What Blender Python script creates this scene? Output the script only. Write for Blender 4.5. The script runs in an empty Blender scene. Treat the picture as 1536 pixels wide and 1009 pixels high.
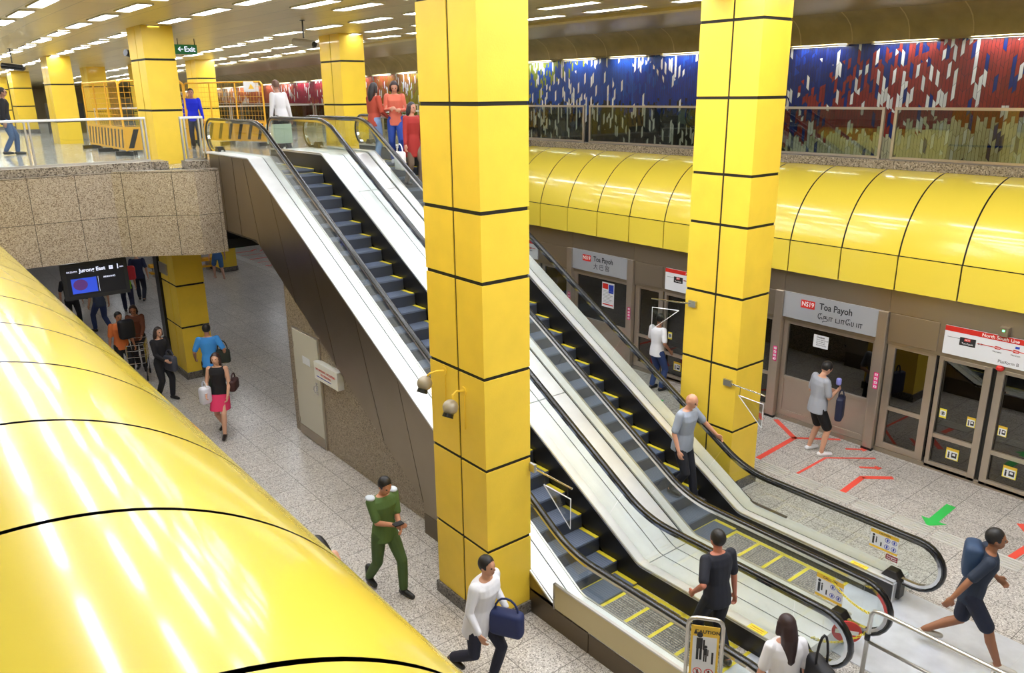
import bpy, math, random, os
from mathutils import Vector, Matrix
random.seed(7)
sc = bpy.context.scene
COL = sc.collection

# ------------------------------------------------------------------ camera, world, exposure
F_PX = 1196.13
PITCH, YAW, ROLL = math.radians(16.974), math.radians(141.393), math.radians(0.655)
def cam_axes():
    cp, sp = math.cos(PITCH), math.sin(PITCH); cy, sy = math.cos(YAW), math.sin(YAW)
    f = Vector((cy*cp, sy*cp, -sp)); r = Vector((sy, -cy, 0)); d = f.cross(r)
    c, s = math.cos(ROLL), math.sin(ROLL)
    return c*r + s*d, -s*r + c*d, f
cd = bpy.data.cameras.new('camera'); cam = bpy.data.objects.new('camera', cd); COL.objects.link(cam)
cd.sensor_fit = 'HORIZONTAL'; cd.sensor_width = 36; cd.lens = F_PX/1536*36; cd.clip_start = .05; cd.clip_end = 300
r_, d_, f_ = cam_axes()
cam.matrix_world = Matrix(((r_.x, -d_.x, -f_.x, 0), (r_.y, -d_.y, -f_.y, 0), (r_.z, -d_.z, -f_.z, 6.2), (0, 0, 0, 1)))
sc.camera = cam
w = bpy.data.worlds.new('world'); sc.world = w; w.use_nodes = True
w.node_tree.nodes['Background'].inputs[0].default_value = (.95, .93, .85, 1)
w.node_tree.nodes['Background'].inputs[1].default_value = .5
sc.view_settings.view_transform = 'Standard'; sc.view_settings.look = 'None'
sc.view_settings.exposure = 0.0; sc.view_settings.gamma = 1; sc.view_settings.use_curve_mapping = False
sc.cycles.use_denoising = True; sc.cycles.max_bounces = 7; sc.cycles.diffuse_bounces = 4; sc.cycles.glossy_bounces = 4
sc.cycles.transparent_max_bounces = 16; sc.cycles.transmission_bounces = 4
sc.cycles.caustics_reflective = False; sc.cycles.caustics_refractive = False; sc.cycles.sample_clamp_indirect = 4
LAMP = 25.0       # ceiling tube fixtures
TUBE = 20.0       # wall-washing tubes over the mosaic

# ------------------------------------------------------------------ materials
def lin(c):
    return tuple((v/255/12.92 if v/255 <= .04045 else ((v/255+.055)/1.055)**2.4) for v in c)
def newmat(name):
    m = bpy.data.materials.new(name); m.use_nodes = True
    return m, m.node_tree.nodes, m.node_tree.links, m.node_tree.nodes['Principled BSDF']
def mat(name, rgb, rough=.5, metal=0., coat=0., bump=0., bscale=80., var=0., vscale=6., aniso=0.):
    m, N, L, b = newmat(name)
    c = lin(rgb)+(1,)
    b.inputs['Base Color'].default_value = c; b.inputs['Roughness'].default_value = rough
    b.inputs['Metallic'].default_value = metal; b.inputs['Coat Weight'].default_value = coat
    b.inputs['Coat Roughness'].default_value = .06
    tc = None
    if bump or var:
        tc = N.new('ShaderNodeNewGeometry')
    if var:
        n = N.new('ShaderNodeTexNoise'); n.inputs['Scale'].default_value = vscale; n.inputs['Detail'].default_value = 4
        L.new(tc.outputs['Position'], n.inputs['Vector'])
        r = N.new('ShaderNodeMapRange'); r.inputs[1].default_value = .3; r.inputs[2].default_value = .7
        r.inputs[3].default_value = 1-var; r.inputs[4].default_value = 1+var
        L.new(n.outputs['Fac'], r.inputs[0])
        mx = N.new('ShaderNodeMix'); mx.data_type = 'RGBA'; mx.blend_type = 'MULTIPLY'; mx.inputs[0].default_value = 1
        mx.inputs[6].default_value = c; L.new(r.outputs[0], mx.inputs[7]); L.new(mx.outputs[2], b.inputs['Base Color'])
    if bump:
        n = N.new('ShaderNodeTexNoise'); n.inputs['Scale'].default_value = bscale
        L.new(tc.outputs['Position'], n.inputs['Vector'])
        bp = N.new('ShaderNodeBump'); bp.inputs['Strength'].default_value = bump; bp.inputs['Distance'].default_value = .01
        L.new(n.outputs['Fac'], bp.inputs['Height']); L.new(bp.outputs[0], b.inputs['Normal'])
    if aniso: b.inputs['Anisotropic'].default_value = aniso
    return m
def emit(name, rgb, s):
    m, N, L, b = newmat(name)
    b.inputs['Base Color'].default_value = lin(rgb)+(1,); b.inputs['Emission Color'].default_value = lin(rgb)+(1,)
    b.inputs['Emission Strength'].default_value = s
    return m
def glass(name, tint=(.9, .95, .92), boost=1.0, rough=0.0):
    m = bpy.data.materials.new(name); m.use_nodes = True; N = m.node_tree.nodes; L = m.node_tree.links
    N.remove(N['Principled BSDF']); out = N['Material Output']
    t = N.new('ShaderNodeBsdfTransparent'); t.inputs[0].default_value = tint+(1,)
    g = N.new('ShaderNodeBsdfGlossy'); g.inputs['Roughness'].default_value = rough
    f = N.new('ShaderNodeLayerWeight'); f.inputs[0].default_value = .5          # facing = 1 - cos, same on both sides of a pane
    pw = N.new('ShaderNodeMath'); pw.operation = 'POWER'; pw.inputs[1].default_value = 5
    ad = N.new('ShaderNodeMath'); ad.operation = 'MULTIPLY_ADD'; ad.inputs[1].default_value = .96; ad.inputs[2].default_value = .04
    k = N.new('ShaderNodeMath'); k.operation = 'MULTIPLY'; k.inputs[1].default_value = boost; k.use_clamp = True
    x = N.new('ShaderNodeMixShader')
    L.new(f.outputs['Facing'], pw.inputs[0]); L.new(pw.outputs[0], ad.inputs[0]); L.new(ad.outputs[0], k.inputs[0]); L.new(k.outputs[0], x.inputs[0]); L.new(t.outputs[0], x.inputs[1]); L.new(g.outputs[0], x.inputs[2]); L.new(x.outputs[0], out.inputs[0])
    return m
def granite(name, base, dark, light, tile=None, off=(0, 0), scale=55, rough=.3, axes=('x', 'y'), groove=.006, groovec=(70, 62, 54), contrast=1., tvar=.05):
    """speckled stone with tile joints; axes choose the two world axes the joints run along"""
    m, N, L, b = newmat(name)
    g = N.new('ShaderNodeNewGeometry')
    v = N.new('ShaderNodeTexVoronoi'); v.inputs['Scale'].default_value = scale; L.new(g.outputs['Position'], v.inputs['Vector'])
    sep = N.new('ShaderNodeSeparateColor'); L.new(v.outputs['Color'], sep.inputs[0])
    r = N.new('ShaderNodeValToRGB'); e = r.color_ramp.elements
    e[0].position = 0; e[0].color = lin(dark)+(1,); e[1].position = 1; e[1].color = lin(light)+(1,)
    q = e.new(.22); q.color = lin(dark)+(1,); q = e.new(.3); q.color = lin(base)+(1,); q = e.new(.8); q.color = lin(base)+(1,)
    L.new(sep.outputs[0], r.inputs[0])
    col = r.outputs[0]
    n = N.new('ShaderNodeTexNoise'); n.inputs['Scale'].default_value = .7; L.new(g.outputs['Position'], n.inputs['Vector'])
    mr = N.new('ShaderNodeMapRange'); mr.inputs[1].default_value = .3; mr.inputs[2].default_value = .7; mr.inputs[3].default_value = .93; mr.inputs[4].default_value = 1.07
    L.new(n.outputs['Fac'], mr.inputs[0])
    mm = N.new('ShaderNodeMix'); mm.data_type = 'RGBA'; mm.blend_type = 'MULTIPLY'; mm.inputs[0].default_value = 1
    L.new(col, mm.inputs[6]); L.new(mr.outputs[0], mm.inputs[7]); col = mm.outputs[2]
    if tile:
        s = N.new('ShaderNodeSeparateXYZ'); L.new(g.outputs['Position'], s.inputs[0])
        fac = None; ids = []
        for ax, t, o in zip(axes, tile, off):
            src = s.outputs['xyz'.index(ax)]
            a = N.new('ShaderNodeMath'); a.operation = 'ADD'; a.inputs[1].default_value = o; L.new(src, a.inputs[0])
            d = N.new('ShaderNodeMath'); d.operation = 'DIVIDE'; d.inputs[1].default_value = t; L.new(a.outputs[0], d.inputs[0])
            fl = N.new('ShaderNodeMath'); fl.operation = 'FLOOR'; L.new(d.outputs[0], fl.inputs[0]); ids.append(fl)
            fr = N.new('ShaderNodeMath'); fr.operation = 'FRACT'; L.new(d.outputs[0], fr.inputs[0])
            lt = N.new('ShaderNodeMath'); lt.operation = 'LESS_THAN'; lt.inputs[1].default_value = groove/t; L.new(fr.outputs[0], lt.inputs[0])
            if fac is None: fac = lt.outputs[0]
            else:
                mxx = N.new('ShaderNodeMath'); mxx.operation = 'MAXIMUM'; L.new(fac, mxx.inputs[0]); L.new(lt.outputs[0], mxx.inputs[1]); fac = mxx.outputs[0]
        cb = N.new('ShaderNodeCombineXYZ'); L.new(ids[0].outputs[0], cb.inputs[0]); L.new(ids[1].outputs[0], cb.inputs[1])
        wn = N.new('ShaderNodeTexWhiteNoise'); L.new(cb.outputs[0], wn.inputs[0])
        tr = N.new('ShaderNodeMapRange'); tr.inputs[3].default_value = 1-tvar; tr.inputs[4].default_value = 1+tvar; L.new(wn.outputs['Value'], tr.inputs[0])
        m2 = N.new('ShaderNodeMix'); m2.data_type = 'RGBA'; m2.blend_type = 'MULTIPLY'; m2.inputs[0].default_value = 1
        L.new(col, m2.inputs[6]); L.new(tr.outputs[0], m2.inputs[7])
        m3 = N.new('ShaderNodeMix'); m3.data_type = 'RGBA'; L.new(fac, m3.inputs[0]); L.new(m2.outputs[2], m3.inputs[6]); m3.inputs[7].default_value = lin(groovec)+(1,)
        col = m3.outputs[2]
    L.new(col, b.inputs['Base Color']); b.inputs['Roughness'].default_value = rough
    return m

M = {}
M['yel'] = mat('yellow_enamel', (243, 217, 76), .26, coat=.7)
M['yel'].node_tree.nodes['Principled BSDF'].inputs['Coat Roughness'].default_value = .09
M['yelcol'] = mat('yellow_column_panel', (246, 208, 66), .45, bump=.12, bscale=60, var=.05, vscale=2.5)
M['yelfar'] = mat('yellow_column_panel_far', (246, 207, 60), .35, coat=.3, var=.04, vscale=2)
M['black'] = mat('black_joint', (14, 13, 12), .7)
M['floor'] = granite('platform_terrazzo', (190, 183, 175), (128, 121, 114), (228, 224, 218), (.6, .6), (.15, .08), 85, .28, groovec=(104, 98, 92), groove=.009)
M['cfloor'] = granite('concourse_granite', (178, 176, 170), (142, 140, 136), (212, 210, 206), (.6, .6), (0, 0), 40, .13, groovec=(120, 118, 112))
M['fasc'] = granite('brown_granite', (166, 152, 134), (120, 104, 86), (200, 188, 170), (.78, .83), (.05, -3.98+.83*6), 75, .35, axes=('y', 'z'), groovec=(58, 50, 42), groove=.01)
M['fascx'] = granite('brown_granite_x', (166, 152, 134), (120, 104, 86), (200, 188, 170), (.42, .83), (.05, -3.98+.83*6), 48, .35, axes=('x', 'z'), groovec=(58, 50, 42), groove=.01)
M['gran'] = granite('under_escalator_granite', (148, 134, 114), (110, 96, 80), (176, 162, 142), None, scale=60, rough=.4)
M['plinth'] = granite('plinth_granite', (110, 104, 96), (60, 56, 52), (140, 134, 126), None, scale=60, rough=.45)
M['curb'] = granite('curb_granite', (150, 138, 122), (90, 80, 66), (186, 176, 160), (.5, 30.), (0, 0), 50, .35, axes=('y', 'x'), groovec=(70, 62, 54))
M['curbx'] = granite('curb_granite_x', (146, 134, 118), (90, 80, 66), (186, 176, 160), (1.0, 30.), (0, 0), 50, .35, axes=('x', 'y'), groovec=(70, 62, 54))
M['steel'] = mat('brushed_steel', (205, 202, 196), .3, 1.)
M['deck'] = mat('bright_deck_steel', (240, 241, 243), .34, .55, var=.06, vscale=3)
M['plate'] = mat('landing_plate_steel', (214, 217, 224), .4, .4, var=.08, vscale=5)
M['clad'] = mat('dark_brushed_cladding', (150, 138, 120), .28, 1., var=.06, vscale=1.5)
M['cladlow'] = mat('bronze_base_panel', (112, 100, 84), .35, .9)
M['cream'] = mat('cream_side_panel', (196, 182, 140), .35, .3)
M['psd'] = mat('screen_door_frame_steel', (190, 178, 164), .3, .75, var=.05, vscale=2)
M['psdh'] = mat('screen_door_header_steel', (172, 160, 144), .32, .8)
M['chrome'] = mat('polished_chrome', (230, 230, 230), .1, 1.)
M['rubber'] = mat('black_handrail_rubber', (9, 10, 14), .24, coat=.12)
M['step'] = mat('step_tread', (104, 114, 134), .38, .3)
M['riser'] = mat('step_riser', (58, 62, 72), .35, .3)
M['yline'] = mat('yellow_step_line', (214, 196, 46), .5)
M['skirt'] = mat('dark_skirt', (52, 50, 48), .3, .6)
M['glass'] = glass('balustrade_glass', (.93, .96, .94), 1.3)
M['rglass'] = glass('railing_glass', (.72, .76, .70), 1.8)
M['dglass'] = glass('screen_door_glass', (.2, .2, .18), 3.4)
M['acry'] = glass('clear_acrylic', (.84, .86, .86), 2.)
M['dark'] = mat('tunnel_dark', (26, 24, 22), .8)
M['ceil'] = None
M['ceil2'] = mat('dark_ceiling', (168, 152, 108), .4, .2, var=.06, vscale=1.)
M['strip'] = mat('ceiling_edge_strip', (206, 190, 138), .5)
M['cornice'] = mat('curved_bulkhead', (176, 158, 108), .45, .1, var=.15, vscale=2.5)
M['corseam'] = mat('bulkhead_seam', (214, 198, 140), .5)
M['lamp'] = emit('lamp_diffuser', (246, 249, 255), LAMP)
M['tube'] = emit('mosaic_tube', (246, 250, 255), TUBE)
M['lframe'] = mat('lamp_frame', (220, 214, 196), .5)
M['white'] = mat('white_paint', (228, 228, 222), .5)
M['doorp'] = mat('cream_door_paint', (198, 194, 180), .5)
M['red'] = mat('red_marking', (238, 84, 66), .5)
M['green'] = mat('green_marking', (52, 190, 84), .5)
M['signg'] = mat('sign_grey', (158, 160, 164), .4)
M['signw'] = mat('sign_white', (226, 228, 232), .4)
M['signr'] = mat('sign_red', (206, 44, 36), .4)
M['ink'] = mat('sign_ink', (34, 34, 38), .6)
M['inkw'] = mat('white_lettering', (244, 244, 244), .5)
M['signy'] = mat('sign_yellow', (232, 190, 60), .5)
M['lemon'] = mat('label_yellow', (240, 222, 70), .5)
M['pink'] = mat('pink_sticker', (226, 60, 130), .5)
M['blue'] = mat('blue_print', (40, 64, 170), .5)
M['grey'] = mat('grey_print', (150, 152, 156), .5)
M['orange'] = mat('orange_barrier', (236, 176, 40), .5)
M['exitg'] = emit('exit_sign_green', (20, 84, 44), .6)
M['scr'] = emit('screen_black', (10, 12, 20), .3)
M['scrt'] = emit('screen_text', (225, 230, 255), 1.2)
M['scrb'] = emit('screen_blue', (40, 70, 190), .9)
M['scrp'] = emit('screen_purple', (90, 50, 120), .5)
M['case'] = mat('screen_case', (34, 34, 36), .4)
M['cctv'] = mat('cctv_housing', (168, 158, 140), .35, .2)
M['lens'] = mat('black_plastic', (18, 18, 18), .3)
M['gled'] = emit('green_led', (90, 255, 140), 6)
M['tact'] = mat('tactile_steel', (226, 224, 218), .35, .4)
M['chain'] = mat('yellow_chain', (226, 206, 40), .5)

def ceiling_material():
    m, N, L, b = newmat('ceiling_panels')
    g = N.new('ShaderNodeNewGeometry')
    br = N.new('ShaderNodeTexBrick'); br.offset = 0; br.inputs['Scale'].default_value = 1
    br.inputs['Brick Width'].default_value = 2.05; br.inputs['Row Height'].default_value = .62; br.inputs['Mortar Size'].default_value = .008
    br.inputs['Color1'].default_value = lin((206, 192, 142))+(1,); br.inputs['Color2'].default_value = lin((192, 176, 126))+(1,); br.inputs['Mortar'].default_value = lin((140, 126, 84))+(1,)
    L.new(g.outputs['Position'], br.inputs['Vector']); L.new(br.outputs['Color'], b.inputs['Base Color'])
    b.inputs['Roughness'].default_value = .32; b.inputs['Metallic'].default_value = .25
    return m
M['ceil'] = ceiling_material()

def mosaic_material():
    m, N, L, b = newmat('mosaic_tiles')
    def mth(op, a, bb=None, clamp=False):
        n = N.new('ShaderNodeMath'); n.operation = op; n.use_clamp = clamp
        for i, v in enumerate((a, bb)):
            if v is None: continue
            if isinstance(v, (int, float)): n.inputs[i].default_value = v
            else: L.new(v, n.inputs[i])
        return n.outputs[0]
    g = N.new('ShaderNodeNewGeometry'); s = N.new('ShaderNodeSeparateXYZ'); L.new(g.outputs['Position'], s.inputs[0])
    X, Z = s.outputs[0], s.outputs[2]
    W, Hh = .064, .27
    u = mth('DIVIDE', X, W); iu = mth('FLOOR', u); fu = mth('FRACT', u)
    w1 = N.new('ShaderNodeTexWhiteNoise'); w1.noise_dimensions = '1D'; L.new(iu, w1.inputs['W'])
    sgn = mth('SUBTRACT', mth('MULTIPLY', mth('GREATER_THAN', w1.outputs['Value'], .6), 2), 1)
    slope = mth('MULTIPLY', mth('MULTIPLY', mth('SUBTRACT', fu, .5), sgn), .24)
    v = mth('ADD', mth('ADD', mth('DIVIDE', Z, Hh), mth('MULTIPLY', w1.outputs['Value'], 7.3)), slope)
    iv = mth('FLOOR', v); fv = mth('FRACT', v)
    cb = N.new('ShaderNodeCombineXYZ'); L.new(iu, cb.inputs[0]); L.new(iv, cb.inputs[1])
    w2 = N.new('ShaderNodeTexWhiteNoise'); w2.noise_dimensions = '2D'; L.new(cb.outputs[0], w2.inputs['Vector'])
    sc2 = N.new('ShaderNodeSeparateColor'); L.new(w2.outputs['Color'], sc2.inputs[0])
    R1, R2, R3 = sc2.outputs[0], sc2.outputs[1], sc2.outputs[2]
    def step_ramp(src, stops, interp='CONSTANT'):
        r = N.new('ShaderNodeValToRGB'); r.color_ramp.interpolation = interp; e = r.color_ramp.elements
        e[0].position = stops[0][0]; e[0].color = lin(stops[0][1])+(1,)
        e[1].position = stops[1][0]; e[1].color = lin(stops[1][1])+(1,)
        for p, c in stops[2:]:
            q = e.new(p); q.color = lin(c)+(1,)
        L.new(src, r.inputs[0]); return r.outputs[0]
    # main colour by position: x with a slant in z and per-tile jitter
    zz = mth('SUBTRACT', Z, 6.2)
    t = mth('ADD', mth('ADD', X, mth('MULTIPLY', zz, -1.9)), mth('MULTIPLY', mth('SUBTRACT', R1, .5), 2.4))
    t = mth('DIVIDE', mth('ADD', t, 60), 64)   # -60..4 -> 0..1
    P = lambda x: (x+60)/64
    main = step_ramp(t, [(0, (150, 110, 70)), (P(-44), (176, 96, 60)), (P(-40), (170, 80, 54)), (P(-36.5), (150, 30, 52)), (P(-33), (176, 70, 40)), (P(-29), (150, 96, 40)), (P(-26.5), (150, 138, 30)), (P(-21.5), (128, 140, 40)), (P(-19.4), (22, 70, 158)), (P(-15), (20, 52, 140)), (P(-12.2), (22, 38, 104)), (P(-9.3), (136, 44, 38)), (P(0), (160, 62, 62))])
    # lower region right: cream tiles rising to the right ; lower region left: slate
    lowr = mth('ADD', mth('MULTIPLY', mth('ADD', X, 9.5), .11), mth('MULTIPLY', mth('SUBTRACT', R2, .5), .5))
    cream = mth('LESS_THAN', mth('SUBTRACT', Z, 5.25), lowr)
    m1 = N.new('ShaderNodeMix'); m1.data_type = 'RGBA'; L.new(cream, m1.inputs[0]); L.new(main, m1.inputs[6]); m1.inputs[7].default_value = lin((206, 200, 168))+(1,)
    slz = mth('ADD', 5.75, mth('MULTIPLY', mth('SUBTRACT', R2, .5), .6))
    sl = mth('MULTIPLY', mth('LESS_THAN', Z, slz), mth('LESS_THAN', X, mth('ADD', -10.8, mth('MULTIPLY', R3, .8))))
    sl = mth('MULTIPLY', sl, mth('GREATER_THAN', X, -21))
    m2 = N.new('ShaderNodeMix'); m2.data_type = 'RGBA'; L.new(sl, m2.inputs[0]); L.new(m1.outputs[2], m2.inputs[6]); m2.inputs[7].default_value = lin((30, 34, 46))+(1,)
    # clustered white tiles
    nz = N.new('ShaderNodeTexNoise'); nz.inputs['Scale'].default_value = .75; nz.inputs['Detail'].default_value = 1; L.new(g.outputs['Position'], nz.inputs['Vector'])
    thr = N.new('ShaderNodeMapRange'); thr.inputs[1].default_value = .4; thr.inputs[2].default_value = .68; thr.inputs[3].default_value = .04; thr.inputs[4].default_value = .34; L.new(nz.outputs['Fac'], thr.inputs[0])
    wh = mth('LESS_THAN', R2, thr.outputs[0])
    m3 = N.new('ShaderNodeMix'); m3.data_type = 'RGBA'; L.new(wh, m3.inputs[0]); L.new(m2.outputs[2], m3.inputs[6]); m3.inputs[7].default_value = lin((226, 226, 222))+(1,)
    # accent tiles (navy / brick)
    ac = mth('MULTIPLY', mth('GREATER_THAN', R2, .93), mth('GREATER_THAN', X, -12))
    m4 = N.new('ShaderNodeMix'); m4.data_type = 'RGBA'; L.new(ac, m4.inputs[0]); L.new(m3.outputs[2], m4.inputs[6]); m4.inputs[7].default_value = lin((26, 44, 116))+(1,)
    shade = mth('ADD', .85, mth('MULTIPLY', R3, .3))
    m5 = N.new('ShaderNodeMix'); m5.data_type = 'RGBA'; m5.blend_type = 'MULTIPLY'; m5.inputs[0].default_value = 1; L.new(m4.outputs[2], m5.inputs[6]); L.new(shade, m5.inputs[7])
    gr = mth('MAXIMUM', mth('LESS_THAN', fu, .1), mth('LESS_THAN', fv, .025))
    m6 = N.new('ShaderNodeMix'); m6.data_type = 'RGBA'; L.new(gr, m6.inputs[0]); L.new(m5.outputs[2], m6.inputs[6]); m6.inputs[7].default_value = lin((40, 34, 38))+(1,)
    L.new(m6.outputs[2], b.inputs['Base Color']); b.inputs['Roughness'].default_value = .25
    return m
M['mosaic'] = mosaic_material()

# ------------------------------------------------------------------ mesh helpers
class MB:
    def __init__(s): s.v = []; s.f = []; s.m = []
    def add(s, vs, fs, mi=0):
        o = len(s.v); s.v += [tuple(v) for v in vs]; s.f += [tuple(i+o for i in f) for f in fs]; s.m += [mi]*len(fs); return s
    def box(s, x0, x1, y0, y1, z0, z1, mi=0):
        return s.add([(x0, y0, z0), (x1, y0, z0), (x1, y1, z0), (x0, y1, z0), (x0, y0, z1), (x1, y0, z1), (x1, y1, z1), (x0, y1, z1)],
                     [(0, 3, 2, 1), (4, 5, 6, 7), (0, 1, 5, 4), (1, 2, 6, 5), (2, 3, 7, 6), (3, 0, 4, 7)], mi)
    def prism_y(s, poly, y0, y1, mi=0):           # poly in (x, z)
        n = len(poly); vs = [(x, y0, z) for x, z in poly]+[(x, y1, z) for x, z in poly]
        fs = [tuple(range(n)), tuple(range(2*n-1, n-1, -1))]+[(i, i+n, (i+1) % n+n, (i+1) % n) for i in range(n)]
        return s.add(vs, fs, mi)
    def prism_x(s, poly, x0, x1, mi=0):           # poly in (y, z)
        n = len(poly); vs = [(x0, y, z) for y, z in poly]+[(x1, y, z) for y, z in poly]
        fs = [tuple(range(n-1, -1, -1)), tuple(range(n, 2*n))]+[(i, (i+1) % n, (i+1) % n+n, i+n) for i in range(n)]
        return s.add(vs, fs, mi)
    def prism_z(s, poly, z0, z1, mi=0):           # poly in (x, y)
        n = len(poly); vs = [(x, y, z0) for x, y in poly]+[(x, y, z1) for x, y in poly]
        fs = [tuple(range(n-1, -1, -1)), tuple(range(n, 2*n))]+[(i, (i+1) % n, (i+1) % n+n, i+n) for i in range(n)]
        return s.add(vs, fs, mi)
    def strip_y(s, top, bot, y0, y1, mi=0):        # closed band between two (x,z) polylines, extruded y0..y1
        n = len(top)
        vs = [(x, y0, z) for x, z in top]+[(x, y0, z) for x, z in bot]+[(x, y1, z) for x, z in top]+[(x, y1, z) for x, z in bot]
        fs = []
        for i in range(n-1):
            fs += [(i, i+1, n+i+1, n+i), (2*n+i+1, 2*n+i, 3*n+i, 3*n+i+1), (i+1, i, 2*n+i, 2*n+i+1), (n+i, n+i+1, 3*n+i+1, 3*n+i)]
        fs += [(0, n, 3*n, 2*n), (n-1, 3*n-1, 4*n-1, 2*n-1)]
        return s.add(vs, fs, mi)
    def tube(s, pts, r, n=10, mi=0, caps=True, flat=None):
        pts = [Vector(p) for p in pts]; rs = r if isinstance(r, (list, tuple)) else [r]*len(pts)
        o = len(s.v); up = None
        for i, p in enumerate(pts):
            if i == 0: t = pts[1]-p
            elif i == len(pts)-1: t = p-pts[i-1]
            else: t = (pts[i+1]-p).normalized()+(p-pts[i-1]).normalized()
            t.normalize()
            if up is None:
                a = Vector((0, 0, 1)) if abs(t.z) < .9 else Vector((1, 0, 0))
                u = a.cross(t).normalized()
            else:
                u = (up-t*up.dot(t)).normalized()
            up = u; v = t.cross(u)
            fl = flat or 1
            for k in range(n):
                a = 2*math.pi*k/n
                q = p+u*math.cos(a)*rs[i]+v*math.sin(a)*rs[i]*fl; s.v.append(tuple(q))
        for i in range(len(pts)-1):
            for k in range(n):
                a, b = o+i*n+k, o+i*n+(k+1) % n
                s.f.append((a, b, b+n, a+n)); s.m.append(mi)
        if caps:
            s.f.append(tuple(o+k for k in range(n-1, -1, -1))); s.m.append(mi)
            e = o+(len(pts)-1)*n; s.f.append(tuple(e+k for k in range(n))); s.m.append(mi)
        return s
    def ellipsoid(s, c, rx, ry, rz, n=14, m=9, mi=0, rot=None):
        c = Vector(c); o = len(s.v)
        def T(v):
            v = Vector(v)
            if rot is not None: v = rot @ v
            return tuple(c+v)
        s.v.append(T((0, 0, rz)))
        for j in range(1, m):
            ph = math.pi*j/m
            for k in range(n):
                a = 2*math.pi*k/n
                s.v.append(T((rx*math.sin(ph)*math.cos(a), ry*math.sin(ph)*math.sin(a), rz*math.cos(ph))))
        s.v.append(T((0, 0, -rz)))
        for k in range(n): s.f.append((o, o+1+k, o+1+(k+1) % n)); s.m.append(mi)
        for j in range(m-2):
            for k in range(n):
                a = o+1+j*n+k; b = o+1+j*n+(k+1) % n
                s.f.append((a, a+n, b+n, b)); s.m.append(mi)
        e = len(s.v)-1; q = o+1+(m-2)*n
        for k in range(n): s.f.append((e, q+(k+1) % n, q+k)); s.m.append(mi)
        return s
    def disc(s, c, r, th, n=24, mi=0, inner=0):       # in the local u-v plane (x, z), facing -y
        cx, cy, cz = c; o = len(s.v)
        if inner:
            for yy in (cy, cy-th):
                for rr in (r, inner):
                    for k in range(n):
                        a = 2*math.pi*k/n; s.v.append((cx+rr*math.cos(a), yy, cz+rr*math.sin(a)))
            for k in range(n):
                k2 = (k+1) % n
                for A, B in ((0, n), (3*n, 2*n), (2*n, 0), (n, 3*n)):
                    s.f.append((o+A+k, o+A+k2, o+B+k2, o+B+k)); s.m.append(mi)
        else:
            poly = [(cx+r*math.cos(2*math.pi*k/n), cz+r*math.sin(2*math.pi*k/n)) for k in range(n)]
            s.prism_y(poly, cy-th, cy, mi)
        return s
    def build(s, name, mats, parent=None, smooth=False, local=False, bevel=0):
        me = bpy.data.meshes.new(name)
        vs = s.v
        if parent is not None and not local:
            inv = parent.matrix_basis.inverted() if parent.parent is None else (parent.parent.matrix_basis @ parent.matrix_basis).inverted()
            vs = [tuple(inv @ Vector(v)) for v in vs]
        me.from_pydata(vs, [], s.f)
        if not isinstance(mats, (list, tuple)): mats = [mats]
        for m in mats: me.materials.append(m)
        if len(mats) > 1: me.polygons.foreach_set('material_index', s.m)
        if smooth: me.polygons.foreach_set('use_smooth', [True]*len(me.polygons))
        me.update()
        o = bpy.data.objects.new(name, me); COL.objects.link(o)
        if parent is not None: o.parent = parent
        if bevel:
            b = o.modifiers.new('bevel', 'BEVEL'); b.width = bevel; b.segments = 2; b.limit_method = 'ANGLE'
        return o
def tag(o, label=None, cat=None, group=None, kind=None):
    if label: o['label'] = label
    if cat: o['category'] = cat
    if group: o['group'] = group
    if kind: o['kind'] = kind
    return o
def thing(name, label, cat, loc=(0, 0, 0), rz=0, group=None, mat4=None):
    o = bpy.data.objects.new(name, None); COL.objects.link(o); o.empty_display_size = .1
    if mat4 is not None: o.matrix_basis = mat4
    else: o.matrix_basis = Matrix.Translation(loc) @ Matrix.Rotation(rz, 4, 'Z')
    return tag(o, label, cat, group)
def struct(name, mb, m, **k):
    return tag(mb.build(name, m, **k), kind='structure')
def copy_tree(o, parent=None):
    c = o.copy(); COL.objects.link(c)
    if parent is not None: c.parent = parent
    for ch in list(o.children): copy_tree(ch, c)
    return c
def board(name, label, cat, origin, face, group=None, tilt=0):
    """Empty with local x = right as read, local z = up, local -y toward the reader. face = angle of the reader direction"""
    rz = face+math.pi/2
    return thing(name, label, cat, mat4=Matrix.Translation(origin) @ Matrix.Rotation(rz, 4, 'Z') @ Matrix.Rotation(tilt, 4, 'X'), group=group)
def text(parent, s, size, x, z, m, y=-.004, name='lettering', align='CENTER', sx=1.0, bold=0.0):
    cu = bpy.data.curves.new(name, 'FONT'); cu.body = s; cu.size = size; cu.extrude = .0008; cu.align_x = align; cu.align_y = 'CENTER'; cu.resolution_u = 3
    cu.offset = bold
    t = bpy.data.objects.new(name, cu); COL.objects.link(t)
    dg = bpy.context.evaluated_depsgraph_get(); me = bpy.data.meshes.new_from_object(t.evaluated_get(dg))
    bpy.data.objects.remove(t)
    me.transform(Matrix.Translation((x, y, z)) @ Matrix.Rotation(math.pi/2, 4, 'X') @ Matrix.Scale(sx, 4, (1, 0, 0)))
    me.materials.clear(); me.materials.append(m)
    o = bpy.data.objects.new(name, me); COL.objects.link(o); o.parent = parent
    return o
def lbox(parent, name, x0, x1, z0, z1, m, y0=-.004, y1=0.):
    return MB().box(x0, x1, y0, y1, z0, z1).build(name, m, parent, local=True)

ZC = 4.83          # concourse floor
def zceil(x): return 7.6 if x > -18.8 else 7.6-.018*(-18.8-x)

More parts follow.
